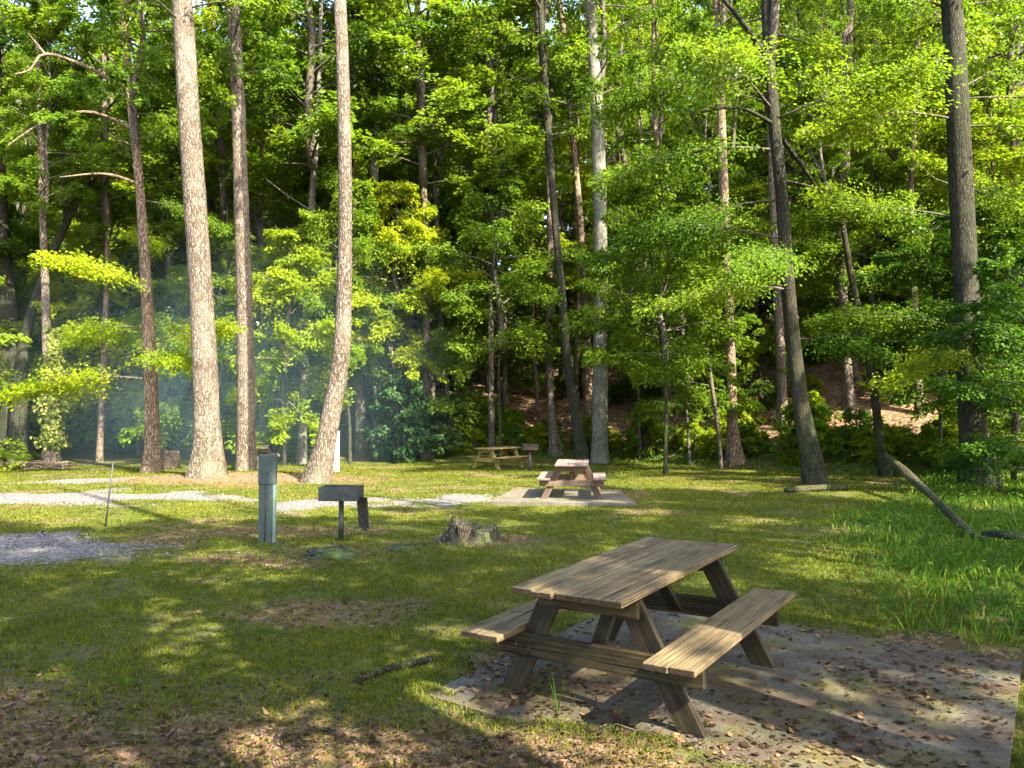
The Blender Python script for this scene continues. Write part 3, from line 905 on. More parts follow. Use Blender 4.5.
# ------------------------------------------------------------------ trees traced from the photograph
def traced(label, pts, mat, cat_name='tall_tree', d=None, crown=0, cz=13.0, top=24.0, csc=1.0, flare=.9, limbs=(), boughs=(), group=None, bend=0.0, crown_on=True, sides=16, cwide=1.0):
    """pts: (px, py, width_px); first point is the foot"""
    if d is None: base = np.array(gp(pts[0][0], pts[0][1]))
    else:
        x = (pts[0][0] - 512) / F * d; base = np.array([x, d, H1(x, d)])
    d0 = float((base - CAM).dot(FWD))
    W = [base + (0, 0, -.2)]; RR = [pts[0][2] / 2 * d0 / F]
    for i, (px, py, w) in enumerate(pts[1:], 1):
        W.append(pix(px, py, d0 + bend * i)); RR.append(w / 2 * (d0 + bend * i) / F)
    last, prev = W[-1], W[-2]
    if last[2] < top - 1 and crown_on:
        dirv = (last - prev) / np.linalg.norm(last - prev); dirv = norm(dirv + np.array([0, 0, .8]))
        n_ext = 3; L = (top - last[2]) / dirv[2]
        for k in range(1, n_ext + 1):
            W.append(last + dirv * L * k / n_ext + np.array([random.uniform(-.2, .2), random.uniform(-.2, .2), 0])); RR.append(RR[len(pts) - 1] * (1 - .28 * k))
    W = np.array(W); RR = np.array(RR)
    P, q = catmull(W, RR, 40)
    z = P[:, 2] - base[2]
    fl = flare * np.exp(-np.maximum(z, 0) / .45)
    g = Geo(); tube(g, P - base, q, sides, .05, flare=fl, seed=int(pts[0][0]), cap=False)
    root = tag(empty(cat_name, base), label, 'tree', group)
    for lp in limbs:
        L = [pix(a, b, d0 + c) for a, b, c, _ in lp]; rr = [w / 2 * d0 / F for *_, w in lp]
        PP, qq = catmull(L, rr, 14); tube(g, PP - base, qq, 7, .08, cap=False, seed=3)
    link('trunk', g.build('trunk', [mat], True), root)
    if crown_on:
        zc = base[2] + cz
        b = [np.interp(zc, P[:, 2], P[:, c]) for c in range(3)]
        o = link('crown', SPARSE[crown % 2] if (base[0] > -9.5) else CAN[crown], root, np.array(b) - base, (0, 0, random.random() * 6.28)); o.scale = (csc * cwide, csc * cwide, csc)
    for (px, py, rz, s, key, v) in boughs:
        zz = pix(px, py, d0)[2]; b = np.array([np.interp(zz, P[:, 2], P[:, c]) for c in range(3)])
        o = link('bough', BOU[key][v], root, b - base, (random.uniform(-.4, .4), random.uniform(-.25, .25), rz)); o.scale = (s, s, s)
    return root, base, d0


TR = {}
TR['thick'] = traced('thickest pale trunk on the left with a flared foot in the sunlit gravel strip',
    [(207, 476, 34), (208, 456, 30), (208, 440, 27), (207, 422, 24.5), (203, 330, 23), (195, 200, 22), (188, 100, 20), (182, 0, 19)], M['bark_pale'], crown=0, cz=12.3, csc=1.0, flare=.4)
TR['second'] = traced('pale straight trunk just right of the thickest trunk',
    [(246, 471, 21), (246, 440, 18.5), (245, 330, 16), (240, 160, 14), (236, 60, 13), (232, -5, 12)], M['bark_pale'], crown=1, cz=12.3, csc=1.0, flare=.35)
TR['lean'] = traced('pale trunk leaning out at its foot beside the white marker post',
    [(315, 482, 25), (324, 450, 20), (333, 405, 18), (342, 345, 17), (345, 230, 14), (344, 110, 13), (340, 0, 12)], M['bark_pale'], crown=3, cz=16.0, csc=.9, flare=.5)
TR['red'] = traced('slim reddish trunk with yellow green boughs left of the thickest trunk',
    [(152, 473, 15), (152, 430, 14), (148, 320, 11.5), (140, 190, 8.5), (131, 105, 7.5), (127, 60, 8), (125, -10, 7)], M['bark_red'], crown=0, cz=10.5, csc=.95,
    limbs=[[(127, 88, 0, 5), (85, 66, -.5, 4), (45, 54, -1, 3), (30, 70, -1.4, 2), (14, 74, -1.8, 1)], [(128, 80, 0, 4), (112, 60, .4, 3), (105, 52, .8, 1.5)],
           [(135, 130, 0, 4), (90, 112, -.7, 3), (45, 122, -1.4, 2), (8, 145, -2, 1)], [(129, 70, 0, 4), (148, 60, .4, 3), (172, 68, .9, 1.5)],
           [(142, 185, 0, 4), (105, 174, -.6, 2.5), (60, 177, -1.2, 1)], [(45, 54, -1, 2.5), (28, 33, -1.2, 1)]],
    boughs=[(147, 330, 2.6, .9, 'leaf_yellow', 0), (147, 345, -.3, .75, 'leaf_yellow', 1), (145, 290, -1.9, .8, 'leaf_yellow', 0), (149, 380, 3.6, .85, 'leaf_yellow', 1), (143, 240, 2.0, .7, 'leaf_yellow', 1), (140, 200, .2, .6, 'leaf', 0), (148, 360, -.9, .75, 'leaf_yellow', 0)])
TR['ivy'] = traced('ivy wrapped trunk with a bare pale foot at the far left', [(52, 467, 18), (51, 445, 12), (49, 400, 11), (47, 340, 9), (44, 250, 7)], M['bark_pale'], crown=1, cz=9, csc=.7, flare=.7)
TR['dark1'] = traced('dark thick trunk at the left edge of the picture', [(12, 462, 32), (13, 420, 24), (8, 340, 20), (2, 260, 17), (-4, 140, 14), (-8, 0, 12)], M['bark_dark'], crown=3, cz=12)
TR['dark2'] = traced('dark trunk bending right, forked from the left edge trunk foot', [(18, 464, 20), (20, 400, 14), (24, 345, 10), (42, 280, 8), (70, 215, 7), (88, 180, 5), (96, 130, 4)], M['bark_dark'], crown=0, cz=9, csc=.55, top=13,
    limbs=[[(70, 215, 0, 5), (72, 190, .2, 3), (66, 165, .4, 1.5)], [(80, 198, 0, 4), (96, 178, .3, 2.5), (118, 160, .6, 1)]])
TR['thin_l'] = traced('thin grey trunk half hidden behind the straight pale trunk', [(236, 455, 9), (232, 360, 8), (226, 250, 7), (219, 130, 6), (212, 0, 6)], M['bark_grey'], crown=2, cz=12, csc=.8)
TR['pair1'] = traced('left one of two close grey trunks right of the leaning trunk', [(362, 459, 12), (360, 410, 9.5), (357, 330, 8.5), (356, 200, 7.5), (354, 0, 7)], M['bark_grey'], crown=1, cz=13)
TR['pair2'] = traced('right one of two close grey trunks right of the leaning trunk', [(376, 459, 11), (377, 400, 8.5), (376, 290, 9), (374, 130, 8), (378, 60, 6), (390, -10, 5)], M['bark_grey'], crown=0, cz=13, limbs=[[(374, 130, 0, 5), (366, 60, .4, 4), (362, 0, .8, 3)]])
TR['mid'] = traced('smooth grey straight trunk behind the middle picnic table', [(600, 463, 19), (600, 430, 16), (601, 300, 14), (599, 160, 13.5), (594, 60, 12), (590, -5, 11)], M['bark_smooth'], crown=3, cz=14, flare=.35,
    boughs=[(600, 250, -.3, .8, 'leaf', 0), (599, 180, .4, .9, 'leaf_yellow', 1)])
TR['mid_l'] = traced('brown leaning trunk touching the left side of the smooth grey trunk', [(584, 463, 13), (577, 420, 11), (568, 365, 10.5), (563, 310, 9), (556, 230, 7), (548, 130, 7), (540, 0, 6)], M['bark_dark'], crown=1, cz=13)
TR['mid_p'] = traced('pale slim trunk rising left of the brown leaning trunk', [(556, 455, 10), (551, 400, 7.5), (549, 330, 7), (550, 220, 7), (547, 110, 7), (541, 50, 6), (533, -5, 5)], M['bark_pale'], crown=2, cz=14)
TR['mid_b'] = traced('pinkish pale trunk peeping out behind the smooth grey trunk', [(592, 452, 12), (589, 400, 11), (586, 320, 9), (580, 220, 7), (572, 130, 6), (560, 0, 5)], M['bark_red'], crown=0, cz=14, d=35.5)
TR['twist'] = traced('twisted brown trunk left of the dark leaning trunk', [(736, 464, 15), (733, 430, 11), (731, 370, 10), (728, 290, 9), (723, 170, 9), (719, 60, 8), (716, -5, 7)], M['bark_red'], crown=3, cz=14)
TR['darkr'] = traced('dark leaning trunk with low leafy boughs at the lawn edge', [(816, 484, 24), (811, 455, 20), (800, 400, 15.5), (790, 310, 13.5), (782, 200, 12.5), (772, 100, 12), (766, -5, 9.5)], M['bark_dark'], crown=0, cz=11.5, flare=.35,
    limbs=[[(768, 60, 0, 6), (748, 30, -.5, 5), (720, -5, -1, 4)], [(783, 140, 0, 5), (805, 170, .3, 4), (822, 195, .5, 2)], [(776, 125, 0, 4), (740, 108, -.6, 3), (700, 112, -1.2, 1.5)]],
    boughs=[(785, 240, 3.0, .95, 'leaf_dark', 0), (783, 200, 2.5, 1.0, 'leaf', 1), (790, 290, 3.5, .9, 'leaf', 1), (778, 150, 3.2, 1.05, 'leaf', 0), (780, 180, .2, .9, 'leaf', 1), (795, 340, .4, .75, 'leaf_dark', 0), (774, 110, 3.9, 1.0, 'leaf', 0), (776, 120, -.8, .9, 'leaf', 1), (786, 255, -2.2, .8, 'leaf', 0), (770, 80, 2.8, 1.0, 'leaf', 1)])
TR['thinr'] = traced('thin dark trunk curving left, between the dark leaning trunk and the right trunk', [(887, 477, 9), (880, 440, 8), (872, 380, 8), (860, 320, 7), (850, 270, 6), (840, 215, 5), (822, 178, 4), (800, 130, 3)], M['bark_dark'], crown=3, cz=9, csc=.45, top=11)
TR['right'] = traced('thick dark straight trunk near the right edge of the picture', [(977, 487, 30), (974, 450, 26), (968, 330, 24), (962, 200, 22), (955, 60, 20), (951, -5, 19)], M['bark_dark'], crown=1, cz=12, flare=.3,
    boughs=[(968, 330, 2.7, .8, 'leaf', 0), (966, 300, .2, .9, 'leaf_dark', 1), (963, 220, 2.9, .9, 'leaf', 1), (962, 190, .6, .9, 'leaf', 0), (958, 120, 3.3, .95, 'leaf_yellow', 0), (957, 100, -.2, .9, 'leaf', 1), (970, 370, -.5, .8, 'leaf_dark', 0), (969, 350, 3.7, .7, 'leaf_yellow', 1)])
TR['hr1'] = traced('pale trunk on the slope between the dark leaning trunk and the thin curving one', [(850, 430, 10), (846, 350, 9), (842, 260, 8), (846, 160, 7), (850, 0, 6)], M['bark_pale'], crown=0, cz=12, d=30)
TR['hr2'] = traced('pale trunk partly hidden behind the dark leaning trunk', [(783, 400, 10), (778, 300, 9), (774, 220, 8), (770, 100, 7), (768, 0, 6)], M['bark_pale'], crown=2, cz=12, d=31)
TR['hr3'] = traced('grey trunk high on the slope right of the curving tree', [(884, 330, 9), (882, 250, 8), (880, 160, 7), (872, 0, 6)], M['bark_grey'], crown=1, cz=12, d=38)
TR['hm1'] = traced('leaning pale trunk on the slope right of the smooth grey trunk', [(643, 330, 7), (637, 250, 7), (630, 190, 6), (615, 120, 5), (600, 60, 4)], M['bark_pale'], crown=0, cz=12, d=42)
TR['hm2'] = traced('ivy speckled brown trunk on the slope left of the twisted trunk', [(668, 400, 8), (665, 320, 7), (662, 240, 6), (655, 120, 5)], M['bark_red'], crown=1, cz=12, d=36)
TR['hm3'] = traced('slim pale trunk on the slope above the yellowish table', [(503, 400, 7), (500, 330, 6), (494, 260, 6), (484, 150, 5), (478, 60, 4)], M['bark_pale'], crown=2, cz=12, d=39)
TR['hm4'] = traced('thin brown trunk between the two grey trunks and the yellowish table', [(452, 452, 7), (446, 390, 6), (440, 320, 5), (436, 200, 5), (430, 60, 4)], M['bark_grey'], crown=3, cz=11, csc=.7)
TR['stick1'] = traced('thin bare pale sapling left of the twisted trunk', [(722, 470, 4), (717, 420, 4), (711, 380, 4), (706, 340, 2.5)], M['bark_pale'], 'bare_sapling', crown_on=False, flare=.2, sides=8)
TR['stick2'] = traced('thin pale broken sapling right of the thick dark right trunk', [(1003, 492, 4), (996, 465, 4), (987, 434, 3)], M['bark_pale'], 'bare_sapling', crown_on=False, flare=.2, sides=8)
TR['stick3'] = traced('thin pale leaning sapling left of the slim reddish trunk', [(140, 455, 5), (134, 420, 4), (129, 385, 3.5), (131, 360, 2.5)], M['bark_pale'], 'bare_sapling', crown_on=False, flare=.2, sides=8)
TR['stick4'] = traced('fine pale stem on the slope left of the pale slim trunk', [(541, 440, 4), (536, 380, 4), (533, 320, 3.5), (531, 200, 3)], M['bark_pale'], 'bare_sapling', crown_on=False, d=36, flare=.2, sides=8)

# ivy on its trunk
root, base, d0 = TR['ivy']
g = Geo(); r = np.random.default_rng(77); n = 3600
z = r.uniform(.75, 5.2, n); az = r.uniform(0, 6.28, n)
rad = .20 + .24 * np.abs(r.normal(0, .6, n)) * (.5 + np.sin(z * 2.1) ** 2) * np.clip((5.6 - z) / 3, .2, 1)
xx = pix(50, 400, d0)[0] - base[0]
P = np.stack([xx * (z / 3) * .5 + np.cos(az) * rad, np.sin(az) * rad, z], 1)
D = np.stack([np.cos(az) * .5, np.sin(az) * .5, -np.ones(n)], 1) + r.normal(0, .4, (n, 3)); N = np.stack([np.cos(az), np.sin(az), .5 * np.ones(n)], 1) + r.normal(0, .4, (n, 3))
leaves(g, P, D, N, r.uniform(.10, .17, n), .8, .05, r.random(n))
link('ivy', g.build('ivy', [M['ivy']]), root)

# ------------------------------------------------------------------ understory trees placed by hand: px, depth, kind, scale, lift, wide
UL = [(285, 29, 1, 1.2, 1.6, 1.0), (215, 31, 0, 1.4, .8, 1.1), (30, 38, 0, 1.5, .8, 1.2), (120, 36, 0, 1.7, .8, 1.2), (325, 35, 3, 1.5, .5, 1.1),
      (400, 31, 1, 1.2, 3.6, 1.0), (430, 34, 0, 1.4, 1.0, 1.1), (470, 38, 0, 1.5, 2.0, 1.2), (640, 32, 2, 1.3, 3.0, 1.2), (690, 29, 0, 1.0, 2.2, 1.2),
      (760, 33, 1, 1.2, 2.0, 1.1), (665, 25, 0, 1.1, 3.0, 1.1), (880, 30, 2, 1.1, 2.2, 1.2), (1012, 22, 0, 1.15, .6, 1.2), (1034, 17.5, 3, .9, .3, 1.1), (905, 31, 1, 1.4, 2.5, 1.1),
      (1000, 29, 1, 1.3, 2.5, 1.2), (560, 41, 1, 1.6, 3.0, 1.1), (500, 31, 0, 1.2, 3.8, 1.2), (-105, 27, 0, 1.4, .6, 1.2), (-20, 35, 2, 1.7, .6, 1.2), (180, 38, 1, 1.7, .6, 1.2), (250, 38, 3, 1.6, .5, 1.2),
      (390, 41, 2, 1.8, 1.6, 1.2), (350, 30, 0, 1.2, 3.6, .9), (100, 33, 1, 1.3, 1.6, 1.0), (940, 24, 3, .9, 3.0, 1.2)]
KW = ['mid green leafy', 'yellow green sunlit', 'pale green layered', 'dark green shaded', 'deep green shaded']
for i, (px, d, k, s, lift, wide) in enumerate(UL):
    side = 'left woodland edge' if px < 345 else ('foot of the central slope' if px < 620 else 'right woodland edge')
    under_tree((px - 512) / F * d, d, k, s, f'{KW[k]} understory tree among others at the {side}', 'understory trees along the woodland edge', lift, wide=wide)

# more canopy on the left
for (px, d, k, cz) in ((20, 47, 1, 5), (78, 45, 4, 6), (110, 42, 0, 5), (165, 34, 1, 5.5), (215, 40, 2, 6), (262, 34, 3, 6.5), (290, 43, 0, 6), (330, 38, 4, 6), (-30, 34, 2, 6), (-80, 30, 0, 6), (140, 50, 2, 4), (45, 52, 1, 4), (240, 52, 3, 5), (300, 55, 0, 4), (400, 48, 1, 5), (440, 42, 0, 7), (455, 56, 2, 4), (365, 50, 4, 5), (190, 48, 0, 5), (85, 47, 3, 5), (60, 60, 1, 9), (310, 62, 0, 9), (430, 64, 2, 9), (525, 62, 3, 9), (380, 66, 0, 9), (275, 50, 2, 10), (100, 56, 0, 9), (470, 58, 1, 9), (100, 31, 3, 9.2), (302, 30, 4, 10.5), (425, 32, 0, 11.2), (492, 33, 1, 11)):
    hill_tree((px - 512) / F * d, d, k, random.uniform(.95, 1.15), 'leafy forest tree filling the canopy behind the pale trunks on the left', 'canopy trees behind the left trunks', None, cz, 1.2 if cz < 9 else 1.5)

# random forest on the hillside
placed = [(b[0], b[1]) for _, b, _ in TR.values()]


def far_enough(x, y, dmin):
    return all((x - a) ** 2 + (y - b) ** 2 > dmin * dmin for a, b in placed)


rr = random.Random(9)
cnt = 0
tries = 0
BN = ['pale barked', 'slim grey', 'stout grey', 'thin reddish', 'smooth grey']
while cnt < 105 and tries < 6000:
    tries += 1
    y = rr.uniform(24, 82); x = rr.uniform(-1, 1) * (y * .80 + 6)
    s = edge_dist(np.array([x]), np.array([y]))[0]
    if s < .5 or not far_enough(x, y, 2.6 + .02 * y): continue
    placed.append((x, y)); k = rr.randrange(5)
    zone = 'left' if x < -6 else ('middle' if x < 9 else 'right')
    hill_tree(x, y, k, rr.uniform(.85, 1.15) * (1 + .3 * min(1, max(0, (y - 38) / 20))), f'{BN[k]} forest tree among many on the {zone} wooded slope', f'forest trees on the {zone} slope', cz=(rr.uniform(9, 11.5) if s < 12 else rr.uniform(4.5, 8)), sparse=s < 12, crown_sc=1.0 if s < 12 else 1.4)
    cnt += 1
cnt = 0; tries = 0
while cnt < 95 and tries < 5000:
    tries += 1
    y = rr.uniform(27, 66); x = rr.uniform(-1, 1) * (y * .74 + 4)
    s = edge_dist(np.array([x]), np.array([y]))[0]
    if s < 1.5 or (s < 8 and x > -3 and rr.random() < .65) or not far_enough(x, y, 1.4): continue
    placed.append((x, y)); k = rr.randrange(5)
    zone = 'left' if x < -6 else ('middle' if x < 9 else 'right')
    under_tree(x, y, k, rr.uniform(.8, 1.5), f'{KW[k]} small tree under the canopy of the {zone} wooded slope', f'small trees under the canopy of the {zone} slope', rr.uniform(.6, 2.2), wide=rr.uniform(.9, 1.3))
    cnt += 1
cnt = 0; tries = 0
while cnt < 34 and tries < 3000:
    tries += 1
    y = rr.uniform(24, 50); x = rr.uniform(-12, 22)
    s = edge_dist(np.array([x]), np.array([y]))[0]
    if s < 1.5 or s > 17 or not far_enough(x, y, 1.3): continue
    placed.append((x, y))
    hill_tree(x, y, (0, 4, 0, 3)[cnt % 4], rr.uniform(.55, .85), 'slender straight tree with a thin bare trunk rising from the undergrowth of the slope', 'slender bare trunked trees on the slope', cz=rr.uniform(13, 15), sparse=True, crown_sc=.75, name='slender_tree')
    cnt += 1
cnt = 0; tries = 0
SN = ['green', 'dark green', 'yellow green']
while cnt < 270 and tries < 5000:
    tries += 1
    y = rr.uniform(20, 58); x = rr.uniform(-1, 1) * (y * .72 + 2)
    s = edge_dist(np.array([x]), np.array([y]))[0]
    if s < -1.2 or s > 26 or (x < -14 and s < 2): continue
    k = rr.randrange(3); zone = 'left' if x < -6 else ('middle' if x < 9 else 'right')
    shrub(x, y, k, rr.uniform(.6, 1.5), f'low {SN[k]} shrub in the undergrowth of the {zone} slope', f'shrubs in the undergrowth of the {zone} slope')
    cnt += 1
for i in range(90):
    px = rr.uniform(560, 1060) if i < 70 else rr.uniform(390, 560); 
    for d in np.arange(18, 40, .25):
        if edge_dist(np.array([(px - 512) / F * d]), np.array([d]))[0] > rr.uniform(-1.0, 3.5): break
    k = rr.randrange(3)
    shrub((px - 512) / F * d, d, k, rr.uniform(.35, .95), f'small {SN[k]} bush along the foot of the slope where the lawn ends', 'small bushes along the foot of the slope')
for (px, d, s) in ((405, 31, 1.15), (432, 32, 1.0), (385, 34, 1.1), (455, 34.5, .8)):
    shrub((px - 512) / F * d, d, 0, s, 'broad dark evergreen shrub in the thicket left of the yellowish table', 'evergreen shrubs in the thicket', 'evergreen_shrub', EVER[0])

# trees around the clearing outside the picture: their shade falls on the lawn
SH = [(3.0, .3, 5.2, .8, 1.1), (9.8, -2.0, 5.5, .8, .8), (12.5, .5, 6, .85, 1.3), (12.6, 7.2, 5, .8, 1.15), (.8, -3.6, 5.5, .8, 1.3), (-3.6, -3.2, 5.5, .8, 1.2), (4.0, -7.5, 6, .9, 1.3),
      (-.5, -8.5, 6, .9, 1.2), (16, 5, 6, .9, 1.2), (17.5, 11, 6, .9, 1.0), (-8.5, -6, 6, .9, 1.1), (18, -3.5, 6, .9, 1.3), (12, -6, 6, .9, 1.3), (8.4, 3.9, 7.5, .55, .9), (6.0, 2.7, 5.2, .65, 1.05), (2.2, -.7, 5, .8, 1.2), (3.5, 2.2, 5.6, .6, .9), (-2.0, .4, 5.5, .6, .9), (-6.5, 1.2, 6, .7, .9)]
for i, (x, y, cz, zs, cs) in enumerate(SH):
    root = hill_tree(x, y, (i * 2) % 5, 1.0, 'tall forest tree standing outside the picture around the clearing', 'forest trees outside the picture', i % 4, cz, cs)
    for ch in root.children:
        if ch.name.startswith('crown'): ch.scale[2] = zs; ch.data = SPARSE[i % 2] if (x, y) not in ((16, 5), (12.6, 7.2)) else CAN[i % 2]

# ------------------------------------------------------------------ grass, litter, gravel
def scatter(n, rmin, rmax, half, power, dens, seed):
    r = np.random.default_rng(seed)
    u = r.random(n); e = 2 - power
    rad = (rmin ** e + u * (rmax ** e - rmin ** e)) ** (1 / e) if abs(e) > 1e-6 else rmin * (rmax / rmin) ** u
    th = r.uniform(-half, half, n)
    x = rad * np.sin(th); y = rad * np.cos(th)
    k = r.random(n) < dens(x, y)
    return x[k], y[k], rad[k], r


def off_slabs(x, y, mrg=.0):
    pu = .817 * x - .576 * y; pv = .576 * x + .817 * y
    a = (pu > -3.2 - mrg) & (pu < -.21 + mrg) & (pv > 3.6 - mrg) & (pv < 6.45 + mrg) & (height(x, y) < .002)
    b = (np.abs(x - 1.15) < 1.5 + mrg) & (np.abs(y - 17.35) < 1.45 + mrg)
    return ~(a | b)


def blades(name, x, y, h, w, r, mat, lean, label, tint=None):
    n = len(x); z = height(x, y); az = r.uniform(0, 6.28, n); la = r.uniform(0, 6.28, n)
    d = np.stack([np.cos(la), np.sin(la), np.zeros(n)], 1); s = np.stack([np.cos(az), np.sin(az), np.zeros(n)], 1)
    b = np.stack([x, y, z - .004], 1); ln = (lean * r.uniform(.3, 1.3, n) * h)[:, None]; hh = h[:, None]; ww = w[:, None]
    up = np.array([0, 0, 1.0])
    m = b + up * hh * .6 + d * ln * .35; t = b + up * hh * (1 - .25 * lean) + d * ln
    V = np.stack([b - s * ww, b + s * ww, m + s * ww * .75, m - s * ww * .75, t], 1).reshape(-1, 3)
    o = np.arange(n)[:, None] * 5
    ti = r.random(n) if tint is None else tint
    me = mesh_np(name, V, [o + np.array([0, 1, 2, 3]), o + np.array([3, 2, 4])], [mat], None, np.concatenate([ti, ti]))
    return tag(link(name, me), label, 'grass', kind='stuff')


def d_lawn(x, y):
    n = fbm(x * 1.3 + 8, y * 1.3)
    return off_slabs(x, y, .0) * np.clip(1 - m_gravel(x, y) * 1.3, 0, 1) * np.clip(1.1 - 1.05 * m_litter(x, y), .06, 1) * sstep(.18, .42, n) * (edge_dist(x, y) < 1.5)


x, y, rad, r = scatter(640000, 2.6, 34, .78, 1.6, d_lawn, 31)
tn = .45 * r.random(len(x)) + .75 * (fbm(x * .8 + 2, y * .8 + 7) - .22)
blades('lawn_grass', x, y, r.uniform(.010, .042, len(x)) * (.55 + .9 * fbm(x * 2.6 + 3, y * 2.6)) * (1 + .4 * (r.random(len(x)) < .06)) * (1 + .012 * rad), .0018 + .00042 * rad, r, M['grass'], .9, 'short mossy lawn grass across the clearing', np.clip(tn, 0, 1))
x, y, rad, r = scatter(110000, 4.5, 34, .80, 1.2, lambda x, y: off_slabs(x, y, .02) * m_tall(x, y) * .9, 32)
blades('tall_grass', x, y, r.uniform(.08, .24, len(x)) * (.6 + .8 * fbm(x * 1.1, y * 1.1)), .003 + .0005 * rad, r, M['grass_tall'], 1.1, 'taller lush grass along the right edge of the lawn')
# broad leaved weeds within the tall grass
x, y, rad, r = scatter(120000, 4.5, 44, .74, .7, lambda x, y: off_slabs(x, y, .02) * (.12 * m_tall(x, y) + sstep(-.5, 1, edge_dist(x, y)) * sstep(16, 5, edge_dist(x, y)) * sstep(.36, .52, fbm(x * .55, y * .55))), 33)
n = len(x); g = Geo(); hh = r.uniform(.03, .26, n) * (1 + .05 * np.maximum(rad - 15, 0))
az = r.uniform(0, 6.28, n); D = np.stack([np.cos(az), np.sin(az), r.uniform(-.3, .5, n)], 1)
leaves(g, np.stack([x, y, height(x, y) + hh], 1), D, np.array([0, 0, 1.0]) + r.normal(0, .35, (n, 3)), r.uniform(.03, .065, n) * (1 + .035 * rad), .6, .1, r.random(n))
tag(link('ground_cover', g.build('ground_cover', [M['leaf_dark']])), 'leafy weeds growing through the tall grass and along the wood edge', 'weeds', kind='stuff')

# fallen leaves
def slab_drift(x, y):
    pu = .817 * x - .576 * y; pv = .576 * x + .817 * y
    d = np.minimum(np.minimum(pu + 3.2, -.21 - pu), np.minimum(pv - 3.75, 6.45 - pv))
    return (d > 0) * (sstep(.45, .0, d) * .45 * sstep(.35, .6, fbm(x * 2.2, y * 2.2)) + .5 * sstep(.50, .64, fbm(x * 1.2 + 40, y * 1.2)) + .5 * np.exp(-((x - .7) ** 2 + (y - 4.7) ** 2) / .6))


def d_leaf(x, y): return np.clip(slab_drift(x, y) + m_litter(x, y) * (edge_dist(x, y) < 6) * .9 + .06 + .16 * (~off_slabs(x, y, -.05)) * (y < 9) * 2.2 * sstep(.42, .62, fbm(x * 1.6 + 3, y * 1.6)), 0, 1)


def litter(n_, seed, lo, hi, dens):
    x, y, rad, r = scatter(n_, 2.6, 32, .80, 1.75, dens, seed)
    n = len(x); az = r.uniform(0, 6.28, n)
    zz = np.where(off_slabs(x, y), height(x, y), np.maximum(height(x, y), np.where(y < 9, .001, -.234))) + r.uniform(.002, .014, n)
    L = r.uniform(lo, hi, n) * (1 + .02 * rad); asp = r.uniform(.22, .48, n); cu = r.normal(0, .35, n); bend = r.uniform(-.1, .35, n)
    u = np.array([-.5, -.25, .1, .35, .5, .35, .1, -.25]); v = np.array([0, .7, 1, .6, 0, -.6, -1, -.7])
    jit = 1 + r.normal(0, .22, (n, 8))
    lx = u[None] * L[:, None] * (1 + r.normal(0, .06, (n, 8))); ly = v[None] * (L * asp)[:, None] * jit
    lz = (v[None] ** 2) * (L * .28 * cu)[:, None] + (u[None] ** 2) * (L * bend)[:, None] * 1.6
    tx = r.normal(0, .22, n)[:, None]; ty = r.normal(0, .22, n)[:, None]
    lz = np.maximum(lz + lx * tx + ly * ty, -.004)
    c, s_ = np.cos(az)[:, None], np.sin(az)[:, None]
    V = np.stack([lx * c - ly * s_ + x[:, None], lx * s_ + ly * c + y[:, None], lz + zz[:, None]], -1).reshape(-1, 3)
    o = np.arange(n)[:, None] * 8
    Q = np.concatenate([o + np.array([0, 1, 6, 7])[None] * 0 + np.array([0, 7, 1, 1])[None]]) if False else None
    T = np.concatenate([o + np.array(t)[None] for t in ((0, 7, 1), (3, 5, 4))]); Qd = np.concatenate([o + np.array(q)[None] for q in ((1, 7, 6, 2), (2, 6, 5, 3))])
    ti = r.random(n) ** 1.5
    return V, T, Qd, ti


V1, T1, Q1, t1 = litter(46000, 34, .014, .050, d_leaf)
V2, T2, Q2, t2 = litter(90000, 38, .006, .020, lambda x, y: np.clip(d_leaf(x, y) * 1.1 + .14 * off_slabs(x, y) - .0 * (~off_slabs(x, y)), 0, 1))
V = np.concatenate([V1, V2]); T = np.concatenate([T1, T2 + len(V1)]); Qd = np.concatenate([Q1, Q2 + len(V1)])
ti = np.concatenate([t1, t1, t2 * .8, t2 * .8])
tq = np.concatenate([t1, t1, t2 * .8, t2 * .8])
tag(link('leaf_litter', mesh_np('leaf_litter', V, [T, Qd], [M['dead']], None, np.concatenate([ti, tq]))), 'dry brown fallen leaves over the ground and slab', 'fallen leaves', kind='stuff')
# twigs
x, y, rad, r = scatter(3800, 2.6, 16, .75, 1.8, lambda x, y: np.clip(.06 + m_litter(x, y), 0, 1) * off_slabs(x, y), 35)
g = Geo()
for i in range(len(x)):
    l = r.uniform(.05, .30); an = r.uniform(0, 6.28); d = np.array([math.cos(an), math.sin(an), r.normal(0, .1)]) * l / 2
    c = np.array([x[i], y[i], H1(x[i], y[i]) + .012]); k = r.normal(0, .12, 3) * l; k[2] = abs(k[2])
    q = r.uniform(.0012, .0045); tube(g, [c - d, c + k, c + d], [q, q * .9, q * .5], 4, cap=False)
tag(link('twigs', g.build('twigs', [M['bark_grey']])), 'small dead twigs scattered over the litter', 'twigs', kind='stuff')
